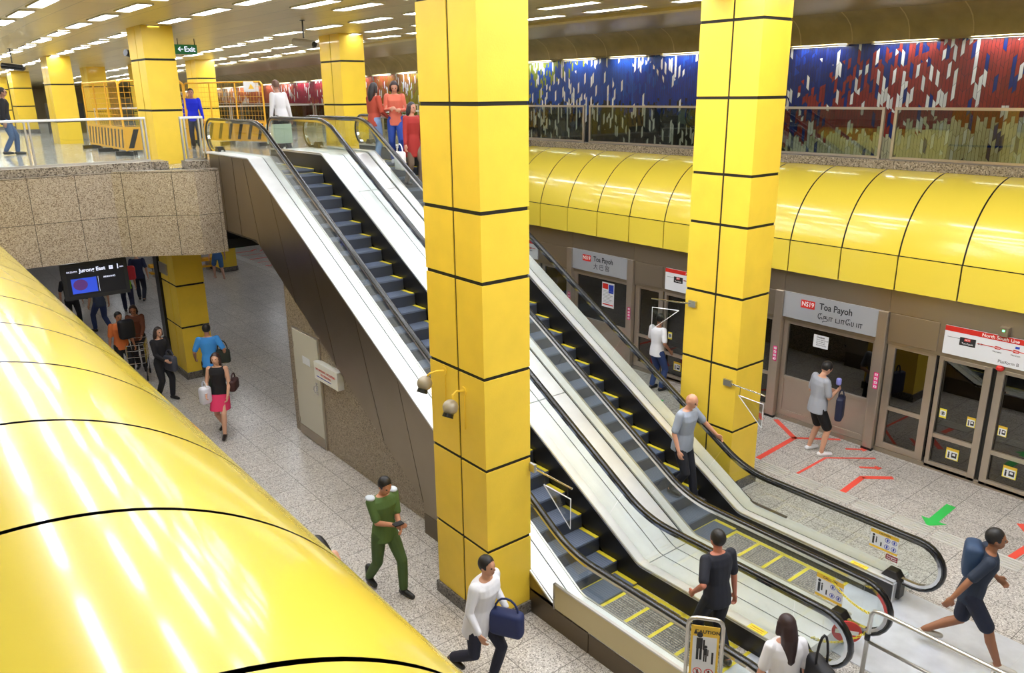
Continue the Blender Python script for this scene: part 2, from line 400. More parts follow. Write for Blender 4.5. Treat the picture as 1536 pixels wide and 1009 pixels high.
# ------------------------------------------------------------------ the setting
X0, X1 = -62, 9
struct('floor', MB().box(X0, X1, -1, 13.35, -.15, 0), M['floor'])
b = MB()
b.box(X0, -16.95, -8, 5.3, 4.5, ZC); b.box(X0, -16.95, 5.3, 16.1, 4.5, ZC)
b.box(-16.95, X1, 14.3, 16.1, 4.5, ZC); b.box(-16.95, X1, -8, .0, 4.5, ZC)
b.box(-16.95, -16.5, 5.5, 9.45, 4.5, ZC)
struct('floor_concourse', b, M['cfloor'])
b = MB()
xs = [X1, -18.8, X0]
for i in range(2):
    xa, xb = xs[i], xs[i+1]
    b.add([(xa, -8, zceil(xa)), (xb, -8, zceil(xb)), (xb, 11.55, zceil(xb)), (xa, 11.55, zceil(xa)), (xa, -8, 7.8), (xb, -8, 7.8), (xb, 11.55, 7.8), (xa, 11.55, 7.8)],
          [(0, 1, 2, 3), (4, 7, 6, 5), (0, 4, 5, 1), (3, 2, 6, 7)])
struct('ceiling', b, M['ceil'])
b = MB()
for i in range(2):
    xa, xb = xs[i], xs[i+1]
    b.add([(xa, 11.95, zceil(xa)+.03), (xb, 11.95, zceil(xb)+.03), (xb, 15.4, zceil(xb)+.03), (xa, 15.4, zceil(xa)+.03)], [(0, 1, 2, 3)])
struct('ceiling_side', b, M['ceil2'])
b = MB()
for i in range(2):
    xa, xb = xs[i], xs[i+1]
    b.add([(xa, 11.55, zceil(xa)-.05), (xb, 11.55, zceil(xb)-.05), (xb, 11.95, zceil(xb)-.05), (xa, 11.95, zceil(xa)-.05),
           (xa, 11.55, zceil(xa)+.1), (xb, 11.55, zceil(xb)+.1), (xb, 11.95, zceil(xb)+.1), (xa, 11.95, zceil(xa)+.1)],
          [(0, 1, 2, 3), (4, 7, 6, 5), (0, 4, 5, 1), (3, 2, 6, 7)])
struct('trim_1', b, M['strip'])
# curved bulkhead over the mosaic
prof = [(15.38, 7.64), (15.47, 7.6), (15.62, 7.53), (15.77, 7.42), (15.86, 7.28), (15.9, 7.14), (15.9, 7.08), (16.1, 7.06)]
b = MB(); n = len(prof)
for i in range(2):
    xa, xb = xs[i], xs[i+1]
    da, db = zceil(xa)-7.6, zceil(xb)-7.6
    vs = [(xa, y, z+da) for y, z in prof]+[(xb, y, z+db) for y, z in prof]
    b.add(vs, [(k, k+1, n+k+1, n+k) for k in range(n-1)])
struct('trim_2', b, M['cornice'], smooth=True)
b = MB()
for k in range(-40, 10):
    x = -7.79+1.14*k
    if X0 < x < X1:
        b.strip_y([(0, 0)], [(0, 0)], 0, 0) if False else None
        o = len(b.v); dz = zceil(x)-7.6
        for (y, z) in prof[:-1]:
            for xx in (x-.012, x+.012): b.v.append((xx, y-.008, z-.004+dz))
        for q in range(len(prof)-2):
            a = o+2*q; b.f.append((a, a+1, a+3, a+2)); b.m.append(0)
struct('trim_3', b, M['corseam'])
struct('wall_right', MB().box(X0, X1, 16.1, 16.3, ZC, 7.6), M['mosaic'])
struct('wall_left', MB().box(X0, X1, -8.2, -8, ZC, 7.8), M['white'])
struct('wall_far', MB().box(X0-.2, X0, -8, 16.3, 0, 7.8), M['ceil2'])
struct('wall_tunnel', MB().box(X0, X1, 17.2, 17.4, -1.5, 3.9).box(X0, X1, 13.4, 17.2, -1.6, -1.5).box(X0, X1, 13.9, 17.2, 3.7, 3.9), M['dark'])
struct('wall_light_block_left', MB().box(X0, X1, 1.15, 1.3, 0, 3.2), M['psdh'])  # unseen wall added below the left canopy to close off light
# concourse slab edge: fascia with a diagonal bay
SO = 3.2
b = MB(); b.box(-17.0, -16.85, -1, 3.7, SO, ZC, 0)
struct('wall_fascia', b, M['fasc'])
b = MB(); b.prism_z([(-16.85, 3.7), (-16.0, 5.0), (-16.25, 5.0), (-17.0, 3.8)], SO, ZC); b.prism_z([(-16.0, 5.0), (-16.05, 5.5), (-16.3, 5.5), (-16.25, 5.0)], SO, ZC)
struct('wall_fascia_bay', b, M['fasc'])
struct('ceiling_lower', MB().box(X0, -17.0, 1, 13.3, SO, SO+.2).prism_z([(-17.0, 1), (-17, 3.8), (-16.25, 5.0), (-16.3, 9.5), (-17.0, 13.3), (-17.2, 13.3), (-17.2, 1)][::-1], SO+.01, SO+.2), M['case'])
struct('trim_4', MB().prism_z([(-17, 3.8), (-16.85, 3.72), (-16.02, 5.0), (-16.07, 5.6), (-16.3, 5.6), (-16.3, 5.0)][::-1], ZC-.02, ZC+.015), M['curb'])
struct('trim_5', MB().box(-17.3, -17.0, -1, 4.55, ZC, 4.98).box(-17.5, -16.9, 4.55, 4.8, ZC, 4.98).box(-16.9, -16.5, 5.05, 5.48, ZC, 4.98), M['curb'])
struct('trim_6', MB().box(X0, X1, 14.3, 14.6, ZC-.06, 4.98), M['curbx'])
struct('trim_7', MB().box(-17.3, -17.0, 9.6, 14.3, ZC, 4.98), M['curb'])
struct('wall_edge_right', MB().box(-17.0, -16.85, 9.5, 13.6, SO, ZC), M['fasc'])
# granite wall below the escalators
zt = lambda x: -4.7-.57735*x
struct('wall_under_escalator', MB().prism_y([(-13.86, 0), (-8.9, 0), (-8.9, zt(-8.9)+.02), (-13.86, zt(-13.86)+.02)], 5.68, 9.25), M['gran'])

# ------------------------------------------------------------------ ceiling lamps
def lamp_proto(name, L, W, m, label, group):
    t = thing(name, label, 'ceiling light', group=group)
    MB().box(-L/2, L/2, -W/2, W/2, -.012, .0).build('diffuser', m, t, local=True)
    f = MB(); e = .02
    f.box(-L/2-e, L/2+e, -W/2-e, -W/2, -.02, .01).box(-L/2-e, L/2+e, W/2, W/2+e, -.02, .01).box(-L/2-e, -L/2, -W/2, W/2, -.02, .01).box(L/2, L/2+e, -W/2, W/2, -.02, .01)
    f.build('frame', M['lframe'], t, local=True)
    return t
lp = lamp_proto('ceiling_light', 1.34, .22, M['lamp'], 'long white recessed fluorescent light in the beige metal ceiling', 'fluorescent lights set in rows in the ceiling')
first = True
rows = [1.3, 2.65, 3.95, 5.2, 8.3, 9.75, 10.85]
spots = []
for k in range(-18, 8):
    x = -14.7+2.03*k if k < 0 else -14.7+2.05*k
    for y in rows:
        yy = y
        if x < -17 and y > 7: yy = y+min(.5, (-17-x)*.05)
        spots.append((x, yy))
for x in (-12.65, -10.6, -8.5, -6.4, -4.3, -2.2): spots += [(x, 6.16), (x, 6.91)]
for x in (-8.6, -6.5, -4.4, -2.3, -.2, 1.9): spots += [(x, 7.6), (x, 9.05)]  # extra lamps added over the void to brighten the right canopy
for x in (-20.9, -22.9, -25, -27): spots += [(x, 12.0)]
for x, y in spots:
    o = lp if first else copy_tree(lp); first = False
    o.matrix_basis = Matrix.Translation((x, y, zceil(x)-.002 if y < 11.5 else zceil(x)+.025))
tp = lamp_proto('mosaic_light', 1.2, .12, M['tube'], 'slim white tube light under the curved bulkhead along the mosaic wall', 'tube lights over the mosaic wall')
first = True
for k in range(-28, 8):
    x = -9.7+1.8*k
    o = tp if first else copy_tree(tp); first = False
    o.matrix_basis = Matrix.Translation((x, 15.97, 7.055+zceil(x)-7.6))
# unseen fill lights added under the concourse slab, over the platform beyond the escalators
sp_ = lamp_proto('soffit_fill_light', 1.2, .2, M['lamp'], 'unseen white fill light added in the low soffit over the platform', 'fill lights added in the soffit under the concourse')
first = True
for x in (-18.6, -22, -26, -30, -36, -44):
    for y in (3, 7.5, 12):
        o = sp_ if first else copy_tree(sp_); first = False
        o.matrix_basis = Matrix.Translation((x, y, SO-.002))

# ------------------------------------------------------------------ yellow canopies
def canopy(name, label, cy, sgn, xoff, xa, xb, ztop, pitch=1.0):
    """profile: flat face, then a quarter curve up and away; cy = y of the face, sgn = direction it recedes"""
    t = thing(name, label, 'canopy', (xa, cy, 3.02))
    RC = 1.5
    pr2 = [(cy+sgn*(RC-RC*math.cos(a)), 3.34+RC*math.sin(a)) for a in [math.radians(9.2+80.8*i/30) for i in range(31)]]
    pr2 += [(cy+sgn*(RC+.3), 4.84)]
    g = .013
    p = MB(); fp = MB()
    back = MB()
    x = xoff+pitch*math.ceil((xa-xoff)/pitch)
    xs_ = []
    while x < xb+1: xs_.append(x); x += pitch
    for x in xs_:
        x0, x1 = x-pitch+g, x-g
        n = len(pr2)
        # curved panel with rolled edge thickness
        vs = [(x0, y, z) for y, z in pr2]+[(x1, y, z) for y, z in pr2]
        fs = [(i, i+1, n+i+1, n+i) if sgn < 0 else (i, n+i, n+i+1, i+1) for i in range(n-1)]
        p.add(vs, fs)
        ys = [cy, cy+sgn*.02]
        fp.box(x0, x1, min(ys), max(ys), 3.02, 3.58-g*1.2)
        fp.box(x0, x1, min(cy, cy+sgn*.3), max(cy, cy+sgn*.3), 3.0, 3.02)
    bo = [(cy, 3.03)]+pr2
    back.add([(xs_[0]-pitch, y+sgn*.02, z-.02) for y, z in [(cy, 3.03)]+pr2]+[(xs_[-1], y+sgn*.02, z-.02) for y, z in [(cy, 3.03)]+pr2],
             [(i, i+1, len(pr2)+2+i, len(pr2)+1+i) for i in range(len(pr2))])
    p.build('curved_panelling', M['yel'], t, smooth=True)
    fp.build('face_panelling', M['yel'], t)
    back.build('joint_backing', M['black'], t)
    return t
canopy('yellow_canopy', 'long curved glossy yellow canopy over the platform screen doors on the far side', 13.0, 1, -11.1, X0, X1-1, 4.86)
canopy('yellow_canopy', 'big curved glossy yellow canopy filling the lower left foreground', 1.62, -1, -2.86, X0, 1.1, 4.88, 1.08)
MBt = MB().box(X0, X1, -.25, .0, 4.7, 4.885)
struct('trim_8', MBt, M['curbx'])

# ------------------------------------------------------------------ columns
def column(label, x1, y0, w, d, ztop, joints, m, plinth=True, z0=0., vj=True, part=None):
    t = thing('yellow_column', label, 'column', (x1-w/2, y0+d/2, z0))
    g = .021
    sh = MB(); zs = [z0]+[j for j in joints if j > z0+.2 and j < ztop]+[ztop]
    xm = x1-w*.46
    for a, b_ in zip(zs[:-1], zs[1:]):
        a2 = a+(g if a > z0 else 0); b2 = b_-(g if b_ < ztop else 0)
        # shell of four faces, front face split by the vertical joint
        sh.box(x1-w, xm-g*.8, y0, y0+.02, a2, b2); sh.box(xm+g*.8, x1, y0, y0+.02, a2, b2)
        sh.box(x1-.02, x1, y0+.02, y0+d-.02, a2, b2); sh.box(x1-w, x1-w+.02, y0+.02, y0+d-.02, a2, b2); sh.box(x1-w, x1, y0+d-.02, y0+d, a2, b2)
    sh.build('shaft_panelling', m, t)
    MB().box(x1-w+.012, x1-.012, y0+.012, y0+d-.012, z0, ztop).build('joint_core', M['black'], t)
    if plinth: MB().box(x1-w-.03, x1+.03, y0-.03, y0+d+.03, z0, z0+.16).build('plinth', M['plinth'], t, bevel=.006)
    return t
JN = [1.07, 2.11, 3.21, 4.28, 5.02, 6.1, 7.14]
column('tall yellow column in the middle of the picture, nearest the camera', -6.57, 4.85, 1.07, .65, 7.6, JN, M['yelcol'])
column('tall yellow column right of the escalators near the screen doors', -6.85, 9.87, 1.06, .68, 7.6, JN, M['yelcol'])
column('yellow column passing the concourse edge at upper left beside the escalator tops', -18.1, 4.95, 1.07, .62, 7.7, [1.22, 2.18, 3.2, 5.93, 6.94], M['yelcol'])
column('yellow column standing behind the escalator tops near the rust-topped women', -18.3, 9.45, 1.06, .65, 7.7, [1.1, 2.2, 3.2, 5.97, 6.98], M['yelfar'])
column('second yellow column of the left row, beyond the railing', -28.6, 5.0, 1.05, .65, 7.5, [1.1, 2.2, 5.5, 6.6], M['yelfar'])
column('yellow column behind the right-hand orange barrier', -29.2, 9.6, 1.05, .65, 7.5, [1.1, 2.2, 5.8, 6.8], M['yelfar'])
column('third yellow column of the left row, near the far left edge', -38.6, 5.4, 1.05, .65, 7.4, [1.1, 2.2, 5.9, 6.6], M['yelfar'], z0=ZC)
column('yellow column seen just right of the second left-row column', -34.5, 7.3, 1.05, .65, 7.4, [5.7, 6.6], M['yelfar'], z0=ZC)
column('distant yellow column between the left barrier and the edge column', -32, 8.4, 1.05, .65, 7.4, [5.7, 6.6], M['yelfar'], z0=ZC)
column('farthest yellow column at the left edge of the picture', -44, 5.3, 1.05, .65, 7.3, [5.7, 6.6], M['yelfar'], z0=ZC)

# ------------------------------------------------------------------ escalators
T30 = math.tan(math.radians(30))
def epath(K, zb, zt_, xb, xt, R=1.4, nseg=8):
    """(x,z) from bottom (xb, right) to top (xt, left): flat, fillet, incline, fillet, flat"""
    x1 = (K-zb)/T30; x2 = (K-zt_)/T30; tl = R*math.tan(math.radians(15))
    pts = [(xb, zb)]
    for i in range(nseg+1):
        a = math.radians(30)*i/nseg
        pts.append((x1+tl-R*math.sin(a), zb+R*(1-math.cos(a))))
    for i in range(nseg+1):
        a = math.radians(30)*(1-i/nseg)
        pts.append((x2-tl+R*math.sin(a), zt_-R*(1-math.cos(a))))
    pts.append((xt, zt_))
    return pts
def dens(p, step=.25):
    out = [p[0]]
    for a, b_ in zip(p[:-1], p[1:]):
        n = max(1, int(math.hypot(b_[0]-a[0], b_[1]-a[1])/step))
        for i in range(1, n+1): out.append((a[0]+(b_[0]-a[0])*i/n, a[1]+(b_[1]-a[1])*i/n))
    return out
def normals(p):
    out = []
    for i in range(len(p)):
        a = p[max(0, i-1)]; c = p[min(len(p)-1, i+1)]
        dx, dz = c[0]-a[0], c[1]-a[1]; l = math.hypot(dx, dz) or 1
        out.append((dz/l, -dx/l))   # left-turn normal: for travel toward -x this points up
    return out
def offs(p, d):
    return [(x+nx*d, z+nz*d) for (x, z), (nx, nz) in zip(p, normals(p))]
RN = .33
def handrail_path(zoff=0):
    xb, xt = -3.6, -16.95
    p = epath(-2.6, .93, 5.76, xb, xt)
    pre = [(xb+RN*math.sin(a), .93-RN+RN*math.cos(a)) for a in [math.pi*(1-i/12) for i in range(12)]]
    post = [(xt-RN*math.sin(a), 5.76-RN+RN*math.cos(a)) for a in [math.pi*(i+1)/12 for i in range(12)]]
    pre = [(xb-.35, .93-2*RN)]+pre; post = post+[(xt+.45, 5.76-2*RN)]
    return pre, p, post
def escalator(label, yl, yr, outer_left, outer_right):
    """yl, yr: the two glass planes"""
    t = thing('escalator', label, 'escalator', (-3.8, (yl+yr)/2, 0))
    si, so = yl+.155, yr-.155
    pre, mid, post = handrail_path()
    full = pre+mid+post
    deckp = epath(-3.21, .3, 5.13, -3.78, -16.9, R=.25, nseg=3)
    fd = dens(mid, .3)
    for y, part in ((yl, 'left'), (yr, 'right')):
        # rubber handrail: swept flat oval
        fp = dens(full, .35)
        nn = normals(fp)
        hb = MB(); o = 0; K = 12
        for (x, z), (nx, nz) in zip(fp, nn):
            for k in range(K):
                a = 2*math.pi*k/K; cu, cv = math.cos(a), math.sin(a)
                du = .043*(abs(cu)**.7)*(1 if cu > 0 else -1); dv = .024*(abs(cv)**.8)*(1 if cv > 0 else -1)
                hb.v.append((x+nx*dv, y+du, z+nz*dv))
        for i in range(len(fp)-1):
            for k in range(K):
                a, c = i*K+k, i*K+(k+1) % K
                hb.f.append((a, c, c+K, a+K)); hb.m.append(0)
        hb.f.append(tuple(range(K))); hb.m.append(0); hb.f.append(tuple(range(len(hb.v)-K, len(hb.v)))); hb.m.append(0)
        hb.build('handrail', M['rubber'], t, smooth=True)
        gb = MB(); gb.strip_y(offs(fp, -.024), offs(fp, -.062), y-.026, y+.026); gb.build('handrail_guide', M['chrome'], t)
        # glass panels, seams square to the slope
        top = offs(fd, -.05); bot = offs(fd, -.72)
        # split by cumulative length
        L_ = [0]
        for a, c in zip(fd[:-1], fd[1:]): L_.append(L_[-1]+math.hypot(c[0]-a[0], c[1]-a[1]))
        tot = L_[-1]; npan = 7
        def at(P, s):
            for i in range(len(L_)-1):
                if L_[i+1] >= s:
                    u = (s-L_[i])/(L_[i+1]-L_[i]+1e-9); return (P[i][0]+(P[i+1][0]-P[i][0])*u, P[i][1]+(P[i+1][1]-P[i][1])*u)
            return P[-1]
        cuts = [0, .35, 2.95, 5.4, 7.85, 10.3, 12.75, tot-.5, tot]
        for ca, cb in zip(cuts[:-1], cuts[1:]):
            ss = [ca+.006]+[l for l in L_ if ca+.05 < l < cb-.05]+[cb-.006]
            gp = MB(); gp.strip_y([at(top, s) for s in ss], [at(bot, s) for s in ss], y-.006, y+.006)
            gp.build('glass_panel', M['glass'], t)
        for cx_, cz_, sg in ((-3.6, .93-RN, 1), (-16.95, 5.76-RN, -1)):
            pr = [(cx_, cz_+RN-.05)]+[(cx_+sg*(RN-.05)*math.sin(math.pi*i/14), cz_+(RN-.05)*math.cos(math.pi*i/14)) for i in range(1, 14)]+[(cx_, cz_-RN+.05)]
            if sg > 0: pr = pr[::-1]
            MB().prism_y(pr, y-.006, y+.006).build('newel_glass', M['glass'], t)
        # handrail entry box
        for (xa, xb, za) in ((-3.98, -3.72, .3), (-16.75, -16.5, 5.13)):
            zc_ = za
            MB().prism_y([(xa, zc_-.25), (xb, zc_-.25), (xb, zc_+.0), (xb-.08, zc_+.1), (xa+.06, zc_+.1), (xa, zc_)], y-.07, y+.07).build('handrail_inlet', M['skirt'], t, bevel=.01)
    # decks
    dtop = dens(deckp, .5); dbot = offs(dtop, -.03)
    for ya, yb, nm in ((yl+.008, si, 'inner_deck'), (so, yr-.008, 'inner_deck')):
        MB().strip_y(dtop, dbot, ya, yb).build(nm, M['deck'], t)
        MB().strip_y([(x, z) for x, z in offs(dtop, .008)], offs(dtop, 0), (ya if nm and ya > (yl+yr)/2 else yb)-.012, (ya if ya > (yl+yr)/2 else yb)+.012).build('deck_edge', M['steel'], t)
    if outer_left is not None: MB().strip_y(dtop, dbot, outer_left, yl-.008).build('outer_deck', M['deck'], t)
    if outer_right is not None: MB().strip_y(dtop, dbot, yr+.008, outer_right).build('outer_deck', M['deck'], t)
    # skirts between deck and steps
    skb = offs(dtop, -.42)
    skb = [(x, max(z, -.1)) for x, z in skb]
    for ya, yb in ((si-.02, si-.002), (so+.002, so+.02)):
        MB().strip_y(dbot, skb, ya, yb).build('skirt', M['skirt'], t)
    # steps
    sp = dens(epath(-3.55, 0.0, ZC, -4.35, -16.3, R=1.2), .02)
    L_ = [0]
    for a, c in zip(sp[:-1], sp[1:]): L_.append(L_[-1]+math.hypot(c[0]-a[0], c[1]-a[1]))
    s = .15; i = 0; proto = None
    ph = .15
    while s < L_[-1]-.1:
        while L_[i+1] < s: i += 1
        x, z = sp[i]
        st = MB()
        zt2 = z+.0
        # grooved tread: many ribs
        nr = 24; wy = (so-si)-.014; y0 = si+.007
        st.box(x-.40, x, y0, y0+wy, zt2-.03, zt2-.004, 0)
        for r in range(nr):
            ya = y0+.05+(wy-.1)*r/nr; st.box(x-.35, x-.004, ya, ya+(wy-.1)/nr*.5, zt2-.004, zt2, 0)
        st.box(x-.40, x, y0, y0+.06, zt2-.008, zt2+.001, 2); st.box(x-.40, x, y0+wy-.06, y0+wy, zt2-.008, zt2+.001, 2)
        st.box(x-.40, x-.352, y0+.05, y0+wy-.05, zt2-.008, zt2+.001, 2)
        # curved riser
        rp = [(x, zt2-.03)]+[(x+.004*j, zt2-.03-.045*j) for j in range(1, 5)]
        rq = [(a-.02, c) for a, c in rp]
        st.strip_y(rp, rq, y0, y0+wy, 1)
        st.build('step', [M['step'], M['riser'], M['yline']], t)
        s += .4
    # comb and landing plates, truss
    MB().box(-4.36, -4.1, si, so, -.02, .012).build('comb_plate', M['plate'], t)
    MB().box(-4.37, -4.33, si, so, -.02, .014).build('comb', M['yline'], t)
    MB().box(-4.1, -2.35, yl-.25, yr+.25, .0, .014).build('landing_plate', M['plate'], t)
    MB().box(-17.2, -16.25, si, so, ZC-.01, ZC+.012).build('landing_plate', M['plate'], t)
    tr = dens(epath(-3.95, -.02, 4.6, -4.0, -16.4, R=.3, nseg=3), .5)
    lo = [(x, max(-.02, min(zt(x)+.01, 3.62))-.03) if x < -8.9 else (x, -.05) for x, z in tr]
    lo = [(x, min(z0_, z-.02)) for (x, z0_), (_, z) in zip(lo, tr)]
    ya = (outer_left or yl)+.04; yb = (outer_right or yr)-.04
    if outer_left is None: ya = yl-.4
    if outer_right is None: yb = yr+.4
    MB().strip_y(tr, lo, ya, yb).build('truss', M['skirt'], t)
    return t, dtop
e1, dtop = escalator('left escalator, mostly hidden by the central column, with dark cladding down its side', 5.76, 7.08, 5.48, None)
e2, _ = escalator('right escalator carrying the bald man in a checked shirt', 7.92, 9.21, None, 9.45)
# outer cladding of the left escalator, panel by panel
def clad_panels(t, y0, y1, m):
    cuts = [(-16.5, -16.5), (-15.95, -15.9), (-15.25, -15.15), (-14.7, -14.25), (-13.6, -12.9), (-12.2, -11.5), (-10.75, -10.05), (-9.55, -8.98), ]
    top = lambda x: min(5.11, -3.24-T30*x); lowf = lambda x: min(3.64, zt(x))
    for (ta, ba), (tb, bb) in zip(cuts[:-1], cuts[1:]):
        g = .011
        poly = [(ta+g, top(ta+g)), (ba+g, lowf(ba+g))]
        if ba < -14.45 < bb: poly.append((-14.45, 3.64))
        poly += [(bb-g, lowf(bb-g)), (tb-g, top(tb-g))]
        if ta < -14.46 < tb: poly.append((-14.46, 5.11))
        MB().prism_y(poly, y0, y1).build('side_panel', m, t)
    MB().prism_y([(-9.55+.006, top(-9.55)), (-8.97, lowf(-8.97)), (-8.97, 0.34), (-7.6, .34), (-7.9, top(-7.9))], y0, y1).build('side_panel', m, t)
    MB().prism_y([(-7.9+.01, top(-7.89)), (-7.59, .34), (-6.12, .34), (-6.12, top(-6.12))], y0, y1).build('side_panel', m, t)
    x = -8.97
    while x < -3.9:
        MB().prism_y([(x, 0), (min(x+1.15, -3.78)-.01, 0), (min(x+1.15, -3.78)-.01, .28 if x > -6.2 else .33), (x, .28 if x > -6.2 else .33)], y0, y1).build('base_panel', M['cladlow'], t)
        x += 1.15
clad_panels(e1, 5.48, 5.505, M['clad'])
clad_panels(e2, 9.425, 9.45, M['clad'])
MB().box(-6.08, -3.82, 5.46, 5.475, .31, .63).build('side_guard', M['cream'], e1)
MB().box(-6.1, -3.8, 5.45, 5.485, .63, .65).box(-6.1, -6.08, 5.45, 5.485, .3, .65).build('side_guard_trim', M['steel'], e1)
# median between them
t = thing('median_cover', 'wide bright steel cover between the two escalators', 'metal cover', (-3.8, 7.5, 0))
dm = offs(dtop, -.03)
cutx = [-3.78, -6.05, -8.6, -11.1, -13.4, -15.2, -16.9]
def clipx(P, a, b_):
    out = []
    for (x1_, z1_), (x2_, z2_) in zip(P[:-1], P[1:]):
        for lim in (a, b_):
            pass
        out.append((x1_, z1_))
        for lim in (a, b_):
            if x2_ < lim < x1_: out.append((lim, z1_+(z2_-z1_)*(lim-x1_)/(x2_-x1_)))
    out.append(P[-1])
    return [p for p in out if b_-1e-6 <= p[0] <= a+1e-6]
for a, b_ in zip(cutx[:-1], cutx[1:]):
    pt = clipx(dm, a-.007, b_+.007); pb = [(x, z-.02) for x, z in pt]
    for ya, yb in ((7.088, 7.365), (7.381, 7.64), (7.656, 7.912)):
        MB().strip_y(pt, pb, ya, yb).build('cover_panel', M['deck'], t)
MB().strip_y([(x, z-.025) for x, z in dm], [(x, z-.2) for x, z in dm], 7.085, 7.915).build('backing', M['black'], t)
MB().box(-3.79, -3.77, 7.09, 7.91, 0, .28).build('end_panel', M['deck'], t)
for yy in ((5.48, 5.9), (6.93, 7.08), (7.92, 8.06), (9.07, 9.45)):
    MB().box(-3.79, -3.765, yy[0], yy[1], 0, .28).build('end_panel', M['deck'], e1 if yy[0] < 7.5 else e2)

# ------------------------------------------------------------------ railings
def rail_y(name, label, x, y0, y1, posts, zf=4.98, top=5.83, m=None, post_r=.02):
    t = thing(name, label, 'railing', (x, (y0+y1)/2, zf))
    MB().box(x-.03, x+.03, y0, y1, top-.045, top).build('top_rail', M['deck'], t, bevel=.008)
    MB().box(x-.02, x+.02, y0, y1, zf, zf+.04).build('bottom_rail', M['steel'], t)
    for p in posts:
        MB().box(x-.025, x+.025, p-.05, p-.02, zf, top-.04).box(x-.025, x+.025, p+.02, p+.05, zf, top-.04).build('post', M['steel'], t)
    ps = sorted([y0]+list(posts)+[y1])
    for a, b_ in zip(ps[:-1], ps[1:]):
        if b_-a > .2: MB().box(x-.006, x+.006, a+.055, b_-.055, zf+.04, top-.05).build('glass_panel', m or M['rglass'], t)
    return t
rail_y('glass_railing', 'glass railing with bright steel top rail on the granite edge at upper left', -17.2, -1, 4.55, [.7, 2.5, 4.5], m=M['glass'])
rail_y('glass_railing', 'short glass railing panel between the edge column and the left escalator top', -16.7, 5.05, 5.5, [5.1, 5.45], m=M['glass'])
rail_y('glass_railing', 'glass railing beyond the column behind the escalator tops', -17.2, 9.75, 14.3, [9.85, 11.9, 14.2], m=M['glass'])
rail_y('glass_railing', 'distant glass railing crossing the concourse behind the escalator tops', -31, 6.6, 15.9, [6.65, 9, 11.3, 13.6, 15.8], zf=ZC+.15, top=5.86)
t = thing('glass_railing', 'long glass railing in steel frames in front of the mosaic wall', 'railing', (-15, 14.5, 4.98))
for k in range(-5, 3):
    xa, xb = -15.03+7.75*k+.09, -15.03+7.75*(k+1)-.09
    b = MB(); b.box(xa, xb, 14.47, 14.53, 5.84, 5.885).box(xa, xb, 14.48, 14.52, 4.99, 5.03).box(xa, xa+.05, 14.475, 14.525, 4.98, 5.85).box(xb-.05, xb, 14.475, 14.525, 4.98, 5.85)
    b.build('frame', M['psd'], t)
    n = 6
    for j in range(n):
        ga, gb_ = xa+.05+(xb-xa-.1)*j/n, xa+.05+(xb-xa-.1)*(j+1)/n
        MB().box(ga+.004, gb_-.004, 14.494, 14.506, 5.03, 5.84).build('glass_panel', M['rglass'], t)

# ------------------------------------------------------------------ platform screen doors
YP = 13.2
PER = 5.87
XD = [-4.47-PER*k for k in range(-1, 8)]
GRP = 'platform screen doors along the far side'
struct('trim_9', MB().box(X0, X1, YP, YP+.25, 2.57, 3.05).box(X0, X1, YP+.02, YP+.25, 2.0, 2.57), M['psdh'])
struct('baseboard_right', MB().box(X0, X1, YP+.02, YP+.25, 0, .08), M['psdh'])
def pane(t, xa, xb, za, zb, m='dglass'):
    return MB().box(xa, xb, YP+.09, YP+.10, za, zb).build('glass_pane', M[m], t)
def frame(t, xa, xb, za, zb, wf, nm='frame', mid=None, wr=None, y0=YP+.05, y1=YP+.13):
    wr = wr or wf
    b = MB().box(xa, xa+wf, y0, y1, za, zb).box(xb-wr, xb, y0, y1, za, zb).box(xa+wf, xb-wr, y0, y1, zb-.06, zb).box(xa+wf, xb-wr, y0, y1, za, za+.11)
    if mid: b.box(xa+wf, xb-wr, y0, y1, mid-.035, mid+.035)
    return b.build(nm, M['psd'], t, bevel=.004)
def sticker(parent, nm, x, z, w_, h, mats, kind):
    """small yellow or pink notices on the glass, built on plane y = YP+.045"""
    y = YP+.084 if kind != 'pink' else YP-.065
    b = MB().box(x-w_/2, x+w_/2, y-.002, y, z-h/2, z+h/2, 0)
    if kind == 'caution':
        b.box(x-w_/2, x+w_/2, y-.003, y-.002, z+h*.3, z+h/2, 1)
        b.box(x-w_*.42, x+w_*.42, y-.003, y-.002, z-h*.44, z+h*.26, 2)
        b.disc((x-w_*.27, y-.003, z+h*.08), h*.07, .001, 12, 3); b.box(x-w_*.33, x-w_*.2, y-.004, y-.003, z-h*.38, z+h*.0, 3)
        b.box(x-w_*.05, x+w_*.36, y-.004, y-.003, z-h*.3, z+h*.14, 3); b.box(x+w_*.03, x+w_*.26, y-.005, y-.004, z-h*.12, z+h*.06, 2)
    elif kind == 'hand':
        b.box(x-w_*.42, x+w_*.42, y-.003, y-.002, z-h*.3, z+h*.3, 2)
        b.disc((x, y-.003, z), w_*.3, .001, 16, 3, inner=w_*.22); b.box(x-w_*.12, x+w_*.12, y-.004, y-.003, z-h*.12, z+h*.14, 3)
    elif kind == 'pink':
        for i in range(4):
            zz = z+h*(.36-.24*i); b.box(x-w_*.3, x+w_*.3, y-.004, y-.002, zz-h*.07, zz+h*.07, 2); b.box(x-w_*.12, x+w_*.12, y-.005, y-.004, zz-h*.03, zz+h*.03, 0)
    return b.build(nm, mats, parent)
STK = lambda k: [M['lemon'] if k != 'pink' else M['pink'], M['signy'], M['signw'], M['ink']]
namesign = 0
